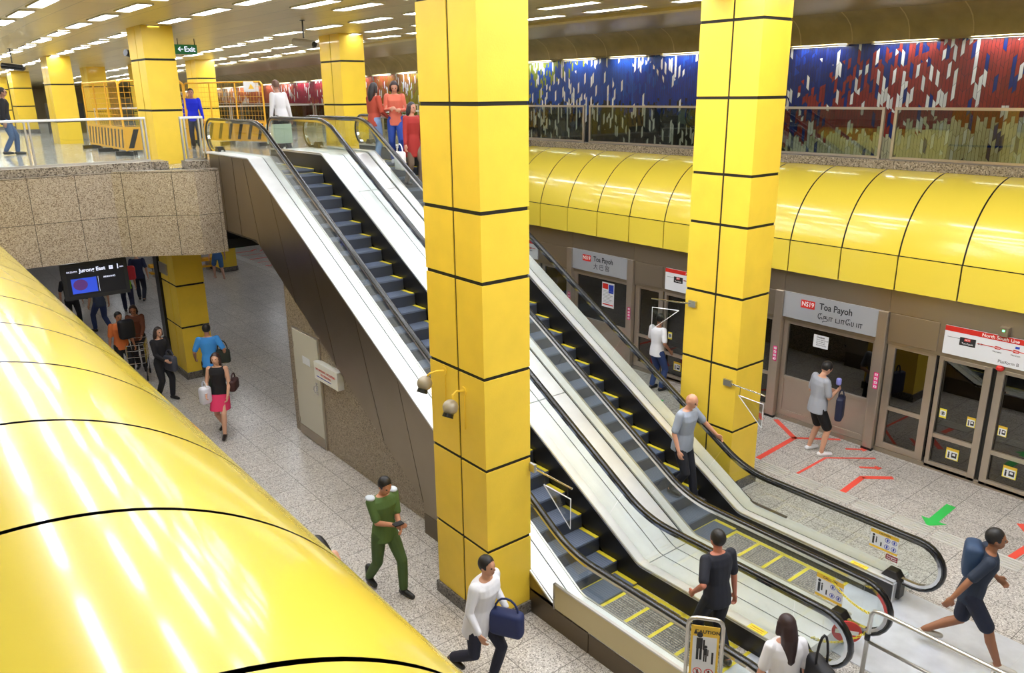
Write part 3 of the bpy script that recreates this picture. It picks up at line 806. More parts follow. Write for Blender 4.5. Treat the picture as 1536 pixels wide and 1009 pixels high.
for i, xd in enumerate(XD):
    first_near = i
    where = {0: 'beyond the right edge', 1: 'right of the man in black shorts', 2: 'beside the man in a white T-shirt', 3: 'far left of the white T-shirt man'}.get(i, 'far down the platform')
    fw = {0: 'beyond the right edge', 1: 'behind the man in black shorts', 2: 'below the Chinese name sign', 3: 'next left of the Chinese name sign'}.get(i, 'far down the platform')
    # pillars
    for sx, side in ((-3.84, 'left'), (-1.82, 'right')):
        t = thing('screen_door_pillar', 'steel pillar, pink sticker, %s of the screen %s' % (side, fw), 'pillar', (xd+sx, YP, 0), group=GRP if i > 3 else None)
        MB().box(xd+sx-.085, xd+sx+.085, YP-.06, YP+.13, 0, 2.57).build('post', M['psd'], t, bevel=.01)
        MB().box(xd+sx-.1, xd+sx+.1, YP-.07, YP, 0, .04).build('foot_plate', M['skirt'], t)
        MB().box(xd+sx-.07, xd+sx+.07, YP-.01, YP+.13, 2.57, 2.98).build('upper_post', M['psdh'], t)
        sticker(t, 'pink_sticker', xd+sx+.02, 1.32, .085, .3, STK('pink'), 'pink')
    # fixed solid-bottom screen below the name sign
    t = thing('fixed_screen', 'fixed dark glass screen with steel lower panel %s' % fw, 'glass screen', (xd-2.8, YP, 0), group=GRP if i > 3 else None)
    frame(t, xd-3.75, xd-1.9, .08, 2.0, .1, mid=.86, wr=.08)
    pane(t, xd-3.65, xd-1.98, .88, 1.94)
    MB().box(xd-3.65, xd-1.98, YP+.07, YP+.1, .18, .83).build('lower_panel', M['psd'], t)
    # fixed bays beside the doors
    for (xa, xb) in ((xd-1.72, xd-.9), (xd+.9, xd+2.0-.06)):
        t = thing('fixed_screen', 'narrow glass bay %s of the sliding doors %s' % ('left' if xa < xd else 'right', where), 'glass screen', ((xa+xb)/2, YP, 0), group=GRP if i > 3 else None)
        frame(t, xa, xb, .08, 2.0, .13 if xa < xd else .08, mid=.84); pane(t, xa+.08, xb-.08, .1, 1.95)
        MB().box(xa, xb, YP-.0, YP+.02, 2.06, 2.55).build('upper_cabinet', M['psdh'], t, bevel=.005)
    for s_ in (-1, 1):
        t = thing('sliding_door', '%s sliding glass door leaf %s' % ('left' if s_ < 0 else 'right', where), 'door', (xd+s_*.42, YP, 0), group=GRP if i > 3 else None)
        xa, xb = (xd-.84, xd-.035) if s_ < 0 else (xd+.035, xd+.84)
        frame(t, xa, xb, .03, 2.0, .07 if s_ < 0 else .11, mid=.62, wr=.11 if s_ < 0 else .07, y0=YP+.02, y1=YP+.08)
        t = pane(t, xa+.07, xb-.07, .1, 1.95)
        if i < 4:
            sticker(t, 'warning_sticker', (xa+xb)/2+.0, .36, .2, .2, STK('c'), 'caution')
            sticker(t, 'warning_sticker', xa+.16 if s_ < 0 else xb-.16, 1.02, .11, .16, STK('h'), 'hand')
            sticker(t, 'warning_sticker', xb-.2 if s_ < 0 else xa+.2, 1.0, .13, .17, STK('h'), 'caution')
    MB().box(xd-.035, xd+.035, YP+.06, YP+.09, .03, 2.0).build('seal', M['lens'], t)
    # name sign
    if i < 6:
        s = board('station_name_sign', {1: 'grey station name sign with red number box right of the right-hand column', 2: 'grey station name sign with Chinese characters between the columns'}.get(i, 'grey station name sign %s' % where), 'sign', (xd-2.82, YP-.02, 2.325), -math.pi/2, group=None if i < 4 else GRP)
        lbox(s, 'panel', -.93, .93, -.245, .245, M['signg'], -.005, .02)
        if i < 4:
            lbox(s, 'number_box', -.57, -.29, .0, .15, M['signr'], -.009, -.005)
            text(s, 'NS19', .125, -.43, .075, M['inkw'], -.0105, sx=.9, bold=.001)
            text(s, 'Toa Payoh', .17, -.2, .085, M['ink'], -.007, align='LEFT', sx=.88, bold=.003)
            if i == 2: text(s, '\u5927 \u5df4 \u7a91', .15, -.2, -.1, M['ink'], -.007, align='LEFT')
            else: text(s, '\u0bc7\u0ba4\u0bbe \u0baa\u0bbe\u0bc7\u0baf\u0bbe', .14, -.22, -.11, M['ink'], -.007, align='LEFT', bold=.001)
        # route map over the doors
        s = board('route_map_sign', {1: 'white and red line map over the sliding doors at the right edge', 2: 'white and red line map beside the right-hand column'}.get(i, 'white and red line map %s' % where), 'sign', (xd, YP-.02, 2.315), -math.pi/2, group=None if i < 4 else GRP)
        lbox(s, 'panel', -.8, .8, -.235, .235, M['signw'], -.005, .02)
        lbox(s, 'red_band', -.8, .8, .15, .235, M['signr'], -.007, -.005)
        if i < 4:
            text(s, 'North South Line', .075, .02, .192, M['inkw'], -.009, bold=.001)
            lbox(s, 'route_line', -.3, .72, .03, .042, M['signr'], -.007, -.005)
            lbox(s, 'route_line', -.75, -.5, .05, .06, M['grey'], -.007, -.005)
            lbox(s, 'current_station', -.56, -.32, -.045, .085, M['ink'], -.008, -.005)
            lbox(s, 'number_box', -.49, -.4, .03, .075, M['signr'], -.01, -.008)
            text(s, 'NS19', .035, -.445, .052, M['inkw'], -.0115)
            text(s, 'Toa Payoh', .04, -.44, -.01, M['inkw'], -.0095)
            text(s, '>>', .07, -.25, .03, M['ink'], -.0065)
            for q, nm_ in enumerate(('NS20', 'NS21', 'NS22')):
                lbox(s, 'station_box', .0+.26*q-.04, .26*q+.04, .012, .058, M['signr'], -.009, -.007)
                text(s, nm_, .03, .26*q, .035, M['inkw'], -.0105)
                text(s, ('Novena', 'Newton', 'Orchard')[q], .04, .26*q, -.03, M['ink'], -.0065)
            lbox(s, 'station_box', .24, .3, .08, .115, M['blue'], -.007, -.005)
            text(s, 'Platform B', .07, .18, -.17, M['ink'], -.0065)
        s = thing('door_alarm_lamp', 'small box with a glowing green light above the map sign', 'indicator', (xd+.05, YP-.06, 2.62), group='indicator boxes over the sliding doors')
        MB().box(xd-.0, xd+.13, YP-.1, YP, 2.56, 2.7).build('box', M['psdh'], s); MB().box(xd+.05, xd+.08, YP-.105, YP-.1, 2.64, 2.665).build('light', M['gled'], s)
        s = tag(MB().ellipsoid((xd+.08, YP-.02, 2.035), .06, .05, .05).build('red_door_lamp', M['signr'], smooth=True), 'round red lamp under the line map', 'lamp', 'red lamps under the line maps')
# notices on the glass
s = board('paper_notice', 'white caution notice taped on the dark glass above the man in shorts', 'notice', (-7.45, YP+.084, 1.72), -math.pi/2, tilt=0)
lbox(s, 'paper', -.15, .15, -.12, .12, M['signw'], -.002, 0)
text(s, 'Caution', .05, -.09, .08, M['ink'], -.003, align='LEFT', bold=.001)
for q, tx in enumerate(('Please mind the gap', 'do not lean on', 'the doors and', 'stand behind line')): text(s, tx, .03, -.09, .035-.035*q, M['ink'], -.003, align='LEFT')
s = board('paper_notice', 'tall white poster with red and blue heading on the glass between the columns', 'notice', (-12.96, YP+.084, 1.58), -math.pi/2)
lbox(s, 'paper', -.2, .2, -.3, .3, M['signw'], -.002, 0); lbox(s, 'heading', -.18, .0, .14, .27, M['signr'], -.003, -.002); lbox(s, 'heading', .02, .18, .05, .26, M['blue'], -.003, -.002)
for q in range(9): lbox(s, 'text_line', -.17, .16-.05*(q % 3), .09-.035*q, .1-.035*q, M['grey'], -.003, -.002)
lbox(s, 'heading', -.17, .17, -.25, -.22, M['signr'], -.003, -.002)

# ------------------------------------------------------------------ floor: tactile strip and markings
b = MB()
x = X0+2
while x < X1-1:
    for j in range(5):
        b.box(x+.01, x+.56, 11.02+.065*j, 11.06+.065*j, 0, .012)
    x += .6
tag(b.build('tactile_strip', M['tact']), 'strip of steel tactile bars running along the platform floor', 'tactile strip')
def mark(name, label, pts, w_, m, group=None, arrow=False):
    b = MB()
    segs = list(zip(pts[:-1], pts[1:]))
    for (a, c) in segs:
        dx, dy = c[0]-a[0], c[1]-a[1]; l = math.hypot(dx, dy); ux, uy = dx/l, dy/l; nx, ny = -uy*w_/2, ux*w_/2
        ex = w_*.3
        b.prism_z([(a[0]+nx, a[1]+ny), (a[0]-nx, a[1]-ny), (c[0]-nx+ux*ex, c[1]-ny+uy*ex), (c[0]+nx+ux*ex, c[1]+ny+uy*ex)][::-1][::-1], .0, .0025)
    if arrow:
        b.prism_z([(c[0]+nx*2.6, c[1]+ny*2.6), (c[0]-nx*2.6, c[1]-ny*2.6), (c[0]+ux*w_*1.7, c[1]+uy*w_*1.7)], .0, .0026)
    return tag(b.build(name, m), label, 'floor marking', group)
for i, xd in list(enumerate(XD[:7])):
    near = {0: 'past the right edge', 1: 'before the right-hand doors', 2: 'before the doors between the columns'}.get(i, None)
    for mir in (1, -1):
        fx = lambda x: xd+mir*(x+4.47)
        P = lambda l: [(fx(a), c) for a, c in l]
        sd = 'left' if mir > 0 else 'right'
        lab = lambda s_: (s_ + ' ' + near + ', %s side' % sd) if near else s_ + ' far along the platform'
        gp = None if near else 'queue markings along the platform'
        if mir > 0: mark('queue_line', lab('broad red forked queue line on the floor'), P([(-8.12, 13.1), (-7.39, 12.6), (-7.31, 11.36)]), .1, M['red'], gp)
        if mir > 0: mark('queue_line', lab('red branch of the forked queue line'), P([(-7.39, 12.6), (-6.82, 13.16)]), .075, M['red'], gp)
        mark('queue_line', lab('thin red bent queue line on the floor'), P([(-6.54, 11.36), (-6.56, 12.27), (-6.0, 12.9)]), .05, M['red'], gp)
        mark('queue_line', lab('short broad red bent queue line'), P([(-5.71, 11.34), (-5.77, 12.05), (-5.45, 12.4)]), .1, M['red'], gp)
        mark('queue_arrow', lab('red floor arrow nearest the doors'), P([(-6.53, 12.88), (-6.33, 13.07)]), .065, M['red'], gp, True)
        mark('queue_arrow', lab('red floor arrow between the bent lines'), P([(-5.99, 12.37), (-5.8, 12.56)]), .065, M['red'], gp, True)
    mark('exit_arrow', ('green arrow on the floor pointing away from the doors ' + near) if near else 'green arrow on the floor far along the platform', [(xd+.07, 12.2), (xd+.1, 11.55)], .14, M['green'], None if near else 'queue markings along the platform', True)

# ------------------------------------------------------------------ service door and sign on the granite wall
t = thing('service_door', 'pale cream service door in the granite wall under the escalator', 'door', (-13.05, 5.68, 0))
MB().box(-13.62, -12.5, 5.655, 5.69, 0.0, 2.13).build('frame', M['psd'], t)
t = MB().box(-13.58, -12.54, 5.64, 5.66, .02, 2.1).build('leaf', M['doorp'], t, bevel=.004)
MB().box(-13.58, -12.54, 5.635, 5.641, .02, .22).build('kick_plate', M['psdh'], t)
MB().box(-13.2, -12.9, 5.632, 5.641, 1.52, 1.66).build('name_plate', M['signw'], t)
MB().tube([(-12.68, 5.64, 1.1), (-12.68, 5.59, 1.1), (-12.68, 5.58, 1.16), (-12.68, 5.59, 1.22), (-12.68, 5.64, 1.22)], .012).box(-12.72, -12.64, 5.632, 5.641, 1.05, 1.27).build('handle', M['chrome'], t)
for z in (.3, 1.05, 1.8): MB().box(-13.6, -13.56, 5.628, 5.64, z-.05, z+.05).build('hinge', M['psdh'], t)
s = board('wall_notice', 'white sign box with red lettering beside the service door', 'sign', (-12.12, 5.68, 1.58), -math.pi/2)
lbox(s, 'panel', -.44, .44, -.16, .16, M['white'], -.12, 0)
text(s, 'NO SMOKING  NO EATING', .06, 0, .04, M['signr'], -.123); text(s, 'OR DRINKING', .06, 0, -.03, M['signr'], -.123); lbox(s, 'stripe', -.36, .2, -.1, -.085, M['blue'], -.122, -.12)

# ------------------------------------------------------------------ hanging screen and ceiling things
s = board('arrival_screen', 'black hanging train arrival screen lit with white text under the concourse edge', 'screen', (-17.45, 3.27, 2.73), 0, tilt=.0)
lbox(s, 'case', -.6, .6, -.37, .36, M['case'], -.02, .12)
lbox(s, 'display', -.53, .53, -.29, .29, M['scr'], -.024, -.02)
text(s, 'Jurong East', .105, -.05, .2, M['scrt'], -.026, bold=.002); text(s, '04:20 PM', .05, -.42, .19, M['scrt'], -.026)
lbox(s, 'platform_box', .26, .33, .165, .235, M['scrt'], -.027, -.024); text(s, 'B', .06, .295, .2, M['scr'], -.029)
text(s, '1', .14, .42, .2, M['scrt'], -.026, bold=.002); text(s, 'min', .05, .49, .19, M['scrt'], -.026)
lbox(s, 'picture', -.46, .0, -.25, .05, M['scrb'], -.026, -.024); o = MB().ellipsoid((-.3, -.026, -.08), .13, .002, .11).build('picture', M['scrp'], s, local=True)
text(s, 'ARRIVING', .05, .24, .02, M['scrt'], -.026); lbox(s, 'rule', .03, .034, -.25, .05, M['scrt'], -.026, -.024)
MB().tube([(-.3, .05, .36), (-.3, .05, .47)], .02).tube([(.3, .05, .36), (.3, .05, .47)], .02).build('bracket', M['case'], s, local=True)
s = board('exit_sign', 'green illuminated exit sign with arrow hanging by the upper left column', 'sign', (-21, 6.75, 7.3), 0)
lbox(s, 'panel', -.4, .24, -.11, .11, M['exitg'], -.01, .05); text(s, '\u2190Exit', .17, -.02, .0, M['scrt'], -.012, bold=.002)
MB().tube([(-.2, .02, .11), (-.2, .02, .25)], .01).tube([(.2, .02, .11), (.2, .02, .25)], .01).build('hanger', M['case'], s, local=True)
def cctv(label, loc, rz, L=.45, hang=.3, col='cctv'):
    t = thing('security_camera', label, 'camera', loc, rz)
    MB().tube([(0, 0, hang), (0, 0, .06)], .015).tube([(0, 0, hang), (0, 0, hang+.01)], .05).build('bracket', M['lens'], t, local=True)
    MB().tube([(-L/2, 0, 0), (L/2, 0, -.06)], [.075, .075], 14).build('housing', M[col], t, local=True, smooth=False)
    MB().tube([(L/2, 0, -.06), (L/2+.03, 0, -.065)], [.06, .05], 14).build('lens', M['lens'], t.children[-1], local=True)
    return t
cctv('cream security camera hanging from the ceiling above the escalator tops', (-15.4, 7.2, 7.2), .4, .5, .38)
cctv('black security camera hanging left of the upper left column', (-20, 5.2, 7.15), 2, .3, .36, 'lens')
cctv('dark security camera cluster hanging at far left, right one', (-24.5, 3.5, 7.0), 1, .5, .4, 'lens')
cctv('dark security camera cluster hanging at far left, middle one', (-24.5, 3.0, 6.95), 2.2, .4, .45, 'lens')
cctv('dark security camera hanging at the far left edge', (-24, 2.4, 6.85), 2.6, .4, .5, 'lens')
s = board('hanging_display', 'lit portrait display hanging from the ceiling at far left', 'screen', (-23, 2.75, 7.05), 0)
lbox(s, 'case', -.17, .17, -.3, .3, M['case'], -.02, .1); lbox(s, 'display', -.1, .08, -.2, .22, M['scrt'], -.024, -.02)
MB().tube([(0, .04, .3), (0, .04, .48)], .02).build('bracket', M['case'], s, local=True)
t = thing('smoke_detector', 'small round detector on the dark ceiling by the bulkhead', 'detector', (-9.6, 13.2, 7.63))
MB().tube([(-9.6, 13.2, 7.63), (-9.6, 13.2, 7.57)], [.07, .05], 16).build('body', M['corseam'], t)
# ball-shaped cameras on the central column
for lb, x, z, dx in (('round cream camera on the left edge of the central column face', -7.36, 3.0, -.12), ('round cream camera near the joint on the central column face, lens downward', -6.98, 2.86, .02)):
    t = thing('dome_camera', lb, 'camera', (x, 4.85, z))
    MB().tube([(x+.02, 4.85, z+.12), (x+.02, 4.84, z+.12)], .05, 16).tube([(x+.02, 4.84, z+.12), (x+.0, 4.76, z+.13), (x+dx*.5, 4.7, z+.1), (x+dx, 4.7, z+.05)], .012).build('bracket', M['yelcol'], t)
    MB().ellipsoid((x+dx, 4.66, z-.03), .09, .09, .09, 20, 12).build('ball', M['cctv'], t, smooth=True)
    MB().tube([(x+dx+.02, 4.62, z-.09), (x+dx+.025, 4.6, z-.13)], [.06, .065], 16).build('lens_ring', M['lens'], t)
    MB().tube([(x+.03, 4.845, z+.08), (x+.03, 4.845, z-.35)], .006).build('cable', M['yelcol'], t)

# ------------------------------------------------------------------ triangular guards hanging from rods
def tri_guard(label, a, b_, drop=.14, size=(.42, .38), flip=False):
    a, b_ = Vector(a), Vector(b_); u = (b_-a).normalized()
    t = thing('head_guard', label, 'guard', tuple(a))
    MB().tube([a, b_], .012).build('rod', M['chrome'], t)
    MB().box(a.x-.07, a.x+.07, a.y-.02, a.y+.02, a.z-.05, a.z+.05).build('wall_plate', M['steel'], t)
    p0 = a+(b_-a)*.35; p1 = b_-u*.06
    for p in (p0, p1): MB().tube([p, p-Vector((0, 0, drop))], .004, 6).build('chain', M['lens'], t)
    c0 = p0-Vector((0, 0, drop))-u*.02; c1 = p1-Vector((0, 0, drop))+u*.04
    tip = (c0 if flip else c1)-Vector((0, 0, size[1]))
    nv = Vector((-u.y, u.x, 0))*.004
    vs = [c0-nv, c1-nv, tip-nv, c0+nv, c1+nv, tip+nv]
    MB().add(vs, [(0, 1, 2), (5, 4, 3), (0, 3, 4, 1), (1, 4, 5, 2), (2, 5, 3, 0)]).build('triangle', M['acry'], t)
    MB().tube([c0, c1, tip, c0], .008, 6).build('rim', M['signw'], t)
tri_guard('clear triangular guard hanging from a rod on the left of the right-hand column', (-7.75, 9.85, 2.98), (-8.4, 9.62, 2.98))
tri_guard('clear triangular guard hanging from a rod near the foot of the right-hand column', (-6.99, 9.85, 1.87), (-6.28, 9.8, 1.87))
tri_guard('clear triangular guard hanging from a rod right of the central column', (-6.55, 5.5, 1.98), (-5.95, 5.6, 1.9))

# ------------------------------------------------------------------ caution signs at the escalator foot
def pictos(s, w_, h, y, big=True):
    """warning panel content: heading band, adults with child and trolley, four prohibition rings; local x-z plane centred at 0"""
    lbox(s, 'panel', -w_/2, w_/2, -h/2, h/2, M['signy'], y, y+.008)
    lbox(s, 'white_field', -w_*.42, w_*.42, -h*.44, h*.36, M['signw'], y-.001, y)
    text(s, 'CAUTION', h*.062, w_*.08, h*.425, M['ink'], y-.002, bold=.001)
    tb = MB(); tb.prism_y([(-w_*.4, h*.39), (-w_*.27, h*.39), (-w_*.335, h*.46)], y-.003, y-.001); tb.build('warning_triangle', M['ink'], s, local=True)
    p = MB()
    def man(cx, cz, k):
        p.disc((cx, y-.001, cz+.42*k), .07*k, .002, 14); p.box(cx-.07*k, cx+.07*k, y-.003, y-.001, cz+.05*k, cz+.34*k)
        p.box(cx-.065*k, cx-.01*k, y-.003, y-.001, cz-.25*k, cz+.06*k); p.box(cx+.01*k, cx+.065*k, y-.003, y-.001, cz-.25*k, cz+.06*k); p.box(cx+.08*k, cx+.12*k, y-.003, y-.001, cz+.02*k, cz+.3*k)
    man(-w_*.18, h*.17, h*.5); man(w_*.04, h*.1, h*.3); p.box(w_*.26, w_*.33, y-.003, y-.001, h*.0, h*.16)
    p.build('figures', M['ink'], s, local=True)
    for cx in (-w_*.2, w_*.2):
        for cz in (-h*.12, -h*.32):
            MB().disc((cx, y-.001, cz), w_*.16, .002, 24, inner=w_*.13).add([(cx-w_*.1, y-.003, cz+w_*.1), (cx-w_*.085, y-.003, cz+w_*.12), (cx+w_*.1, y-.003, cz-w_*.1), (cx+w_*.085, y-.003, cz-w_*.12)], [(0, 1, 2, 3)]).build('prohibition_ring', M['signr'], s, local=True)
            MB().disc((cx, y-.001, cz+w_*.06), w_*.03, .001, 10).box(cx-w_*.035, cx+w_*.035, y-.002, y-.001, cz-w_*.08, cz+w_*.03).build('ring_figure', M['ink'], s, local=True)
fa = math.radians(-52)
s = board('caution_stand', 'standing yellow caution sign in a rounded steel hoop at the foot of the left escalator', 'sign', (-3.95, 5.5, 0), fa)
pictos_root = s
hw = .165
pth = [(-hw, 0, 0), (-hw, 0, 1.28)]+[(-hw+.08-.08*math.cos(a), 0, 1.28+.08*math.sin(a)) for a in (.5, 1.0, 1.57)]+[(hw-.08+.08*math.sin(a), 0, 1.28+.08*math.cos(a)) for a in (.0, .5, 1.0)]+[(hw, 0, 1.28), (hw, 0, 0)]
MB().tube(pth, .02, 12).build('hoop', M['steel'], s, local=True, smooth=True)
MB().box(-.2, .2, -.15, .15, 0, .02).build('base_plate', M['steel'], s, local=True, bevel=.005)
n0 = set(o.name for o in s.children)
pictos(s, .27, .84, -.012)
for o in s.children:
    if o.name not in n0: o.data.transform(Matrix.Translation((0, 0, .86)))
# stickers on the glass newels
def newel_sticker(label, loc, w_, h):
    s = board('caution_sticker', label, 'sticker', loc, -math.pi/2)
    lbox(s, 'panel', -w_/2, w_/2, -h/2, h/2, M['signy'], -.002, 0); lbox(s, 'white_field', -w_/2, w_/2, -h*.38, h*.3, M['signw'], -.003, -.002)
    text(s, 'CAUTION', h*.13, 0, h*.4, M['ink'], -.003, bold=.0005)
    p = MB()
    for cx, k in ((-w_*.38, .5), (-w_*.27, .3)):
        p.disc((cx, -.003, -h*.05+h*.5*k), h*.13*k, .001, 12); p.box(cx-h*.1*k, cx+h*.1*k, -.004, -.003, -h*.05-h*.5*k, -h*.05+h*.33*k)
    p.box(-w_*.12, -w_*.07, -.004, -.003, -h*.3, -h*.08)
    p.build('figures', M['ink'], s, local=True)
    for cx in (w_*.12, w_*.36):
        for cz in (h*.15, -h*.22):
            MB().disc((cx, -.003, cz), w_*.095, .001, 20, inner=w_*.075).box(cx-w_*.03, cx+w_*.03, -.004, -.003, cz-w_*.05, cz+w_*.05).build('prohibition_ring', M['blue'], s, local=True)
    return s
newel_sticker('yellow and white caution sticker on the glass end of the rightmost handrail', (-4.02, 9.2, .715), .36, .25)
newel_sticker('yellow caution sticker on the glass behind the no entry disc', (-4.0, 7.91, .6), .34, .3)
s = board('emergency_sticker', 'small dark red sticker below the caution sticker on the rightmost glass', 'sticker', (-3.9, 9.2, .535), -math.pi/2)
lbox(s, 'panel', -.075, .075, -.035, .035, mat('maroon_label', (140, 22, 40), .5), -.002, 0); text(s, 'Emergency', .028, 0, .014, M['inkw'], -.003); text(s, 'Stop Button', .026, 0, -.014, M['inkw'], -.003)
for lb, x, y in (('yellow label on the flat steel deck at the foot of the right escalator', -4.25, 9.1), ('yellow label on the flat steel deck beside the caution stand', -4.32, 6.99)):
    s = thing('deck_label', lb, 'sticker', (x, y, .302))
    MB().box(x-.11, x+.11, y-.05, y+.05, .3, .304).build('panel', M['lemon'], s)
    for q in range(2): MB().box(x-.08, x+.08, y+.012-.035*q, y+.018-.035*q, .304, .3055).build('text_line', M['signr'], s)
# queue divider rails and no-entry disc
t = thing('divider_rail', 'bent stainless steel divider rail at the lower right corner', 'rail', (-3.3, 7.5, 0))
def rr(p, r=.024): return MB().tube(p, r, 12)
rr([(-3.32, 7.5, 0), (-3.3, 7.5, .84), (-3.27, 7.5, .89), (-3.2, 7.5, .91), (-.9, 7.5, .91), (-.84, 7.5, .86), (-.82, 7.5, 0)]).build('frame', M['steel'], t, smooth=True)
rr([(-3.3, 7.5, .5), (-.84, 7.5, .5)], .018).build('middle_bar', M['steel'], t, smooth=True)
rr([(-2.1, 7.5, .0), (-2.1, 7.5, .9)], .02).build('post', M['steel'], t, smooth=True)
rr([(-3.31, 7.5, .52), (-3.31, 7.5, .6)], .03).build('collar', M['lens'], t, smooth=True)
cut = (-3.53, 7.48, .5)
s = board('no_entry_sign', 'round red no entry disc with white bar hanging on a yellow chain', 'sign', cut, math.radians(-55), tilt=.15)
MB().disc((0, 0, 0), .155, .01, 32).build('disc', M['signr'], s, local=True); lbox(s, 'bar', -.12, .12, -.028, .028, M['inkw'], -.013, -.01)
def chain(label, a, b_, sag):
    a, b_ = Vector(a), Vector(b_); b = MB(); n = int((b_-a).length/.035)
    for i in range(n):
        u = (i+.5)/n; p = a.lerp(b_, u)-Vector((0, 0, sag*4*u*(1-u))); d = (b_-a).normalized()*.022
        sd = Vector((0, 0, .01)) if i % 2 else Vector((-d.y, d.x, 0)).normalized()*.01
        b.tube([p-d+sd, p+d+sd, p+d-sd, p-d-sd, p-d+sd], .0045, 5)
    return tag(b.build('plastic_chain', M['chain']), label, 'chain')
chain('yellow plastic chain from glass newel to divider rail above the no entry disc', (-4.0, 7.9, .75), (-3.31, 7.5, .84), .06)
chain('lower yellow plastic chain passing under the no entry disc', (-3.78, 7.2, .42), (-3.31, 7.5, .62), .1)
tag(MB().box(-2.36, .5, 6.2, 9.4, .0, .012).build('floor_plate', M['plate']), 'pale steel floor plates beyond the escalator landing', 'floor plate')

# ------------------------------------------------------------------ barriers and clutter on the concourse
def barrier(label, a, b_, h=1.75):
    a, b_ = Vector(a+(ZC,)), Vector(b_+(ZC,)); L = (b_-a).length; ang = math.atan2(b_.y-a.y, b_.x-a.x)
    t = thing('barrier_fence', label, 'barrier', tuple(a), ang)
    MB().tube([(0, 0, .1), (0, 0, h-.08), (.08, 0, h), (L-.08, 0, h), (L, 0, h-.08), (L, 0, .1)], .025, 8).build('frame', M['orange'], t, local=True)
    g = MB()
    n = int(L/.12)
    for i in range(n+1): g.tube([(L*i/n, 0, .7), (L*i/n, 0, h)], .004, 4)
    for i in range(8): g.tube([(0, 0, .7+(h-.7)*i/8), (L, 0, .7+(h-.7)*i/8)], .004, 4)
    g.build('wire_mesh', M['orange'], t, local=True)
    for i in range(1, 3): MB().tube([(L*i/3, 0, .1), (L*i/3, 0, h)], .02, 6).build('post', M['orange'], t, local=True)
    MB().box(0, L, -.02, .02, .12, .68).build('board', M['orange'], t, local=True)
    st = MB(); n = int(L/.36)
    for i in range(n):
        x = L*i/n+.05
        st.prism_y([(x, .17), (x+.12, .17), (x+.28, .62), (x+.16, .62)], -.024, -.02); st.prism_y([(x, .17), (x+.12, .17), (x+.28, .62), (x+.16, .62)], .02, .024)
    st.build('stripes', M['lens'], t, local=True)
    for x in (.1, L/2, L-.1): MB().box(x-.04, x+.04, -.25, .25, 0, .1).build('foot', M['lens'], t, local=True)
    return t
barrier('orange site barrier with striped board left of the edge column', (-25.6, 5.25), (-21.6, 5.2))
barrier('short end barrier turning the corner left of the edge column', (-21.6, 5.2), (-21.2, 6.6))
barrier('orange site barrier with black diagonal stripes behind the left escalator top', (-25.6, 8.0), (-22.6, 9.2))
barrier('orange barrier joining the striped one behind the escalator tops', (-26.5, 6.9), (-25.6, 8.0))
s = board('paper_notice', 'white warning notice with yellow triangle on the orange barrier', 'notice', (-22.9, 9.0, 6.45), -.3)
lbox(s, 'paper', -.2, .2, -.14, .14, M['signw'], -.006, -.002); MB().prism_y([(-.08, -.06), (.08, -.06), (0, .08)], -.008, -.006).build('triangle', M['signy'], s, local=True)
s = board('paper_notice', 'green tinted notice hung behind the left escalator glass top', 'notice', (-17.7, 7.5, 5.38), 0)
lbox(s, 'board', -.3, .3, -.21, .21, mat('pale_green_notice', (196, 216, 190), .5), -.01, .0)
MB().tube([(0, .03, -.2), (0, .03, -.55)], .03).box(-.15, .15, -.1, .15, -.56, -.54).build('stand', M['case'], s, local=True)
tag(MB().box(-38, -37, 6.3, 7.5, ZC, 6.0).build('shop_hoarding', M['dark']), 'dark kiosk block at the far left of the concourse', 'kiosk')
for i, (x, y) in enumerate(((-24.6, 5.9), (-23.4, 5.8), (-22.4, 6.0))):
    b = MB().ellipsoid((x, y, ZC+.12), .3, .2, .13, 12, 8).ellipsoid((x+.2, y+.1, ZC+.1), .2, .16, .1, 10, 7)
    tag(b.build('plastic_sheet_bundle', mat('sheet_%d' % i, ((150, 160, 190), (190, 196, 200), (90, 90, 100))[i], .4), smooth=True), ('bluish', 'pale grey', 'dark grey')[i]+' plastic bundle on the floor behind the barrier', 'bundle')
# info board on the lower edge column
s = thing('info_panel', 'tall dark framed panel fixed to the left side of the lower yellow column', 'panel', (-19.3, 4.95, 0))
MB().box(-19.5, -19.2, 4.9, 4.98, .1, 3.1).build('frame', M['lens'], s); MB().box(-19.15, -18.6, 4.92, 4.95, 2.35, 2.6).build('plate', M['psd'], s)
s = thing('bench', 'low yellow bench at the far end of the lower platform', 'bench', (-29.5, 8.9, 0))
MB().box(-30.2, -29.9, 7.4, 9.6, .35, .45).box(-30.2, -29.9, 7.4, 9.6, .12, .18).build('seat', M['orange'], s); MB().box(-30.15, -29.95, 7.5, 7.6, 0, .35).box(-30.15, -29.95, 9.4, 9.5, 0, .35).build('leg', M['psdh'], s)

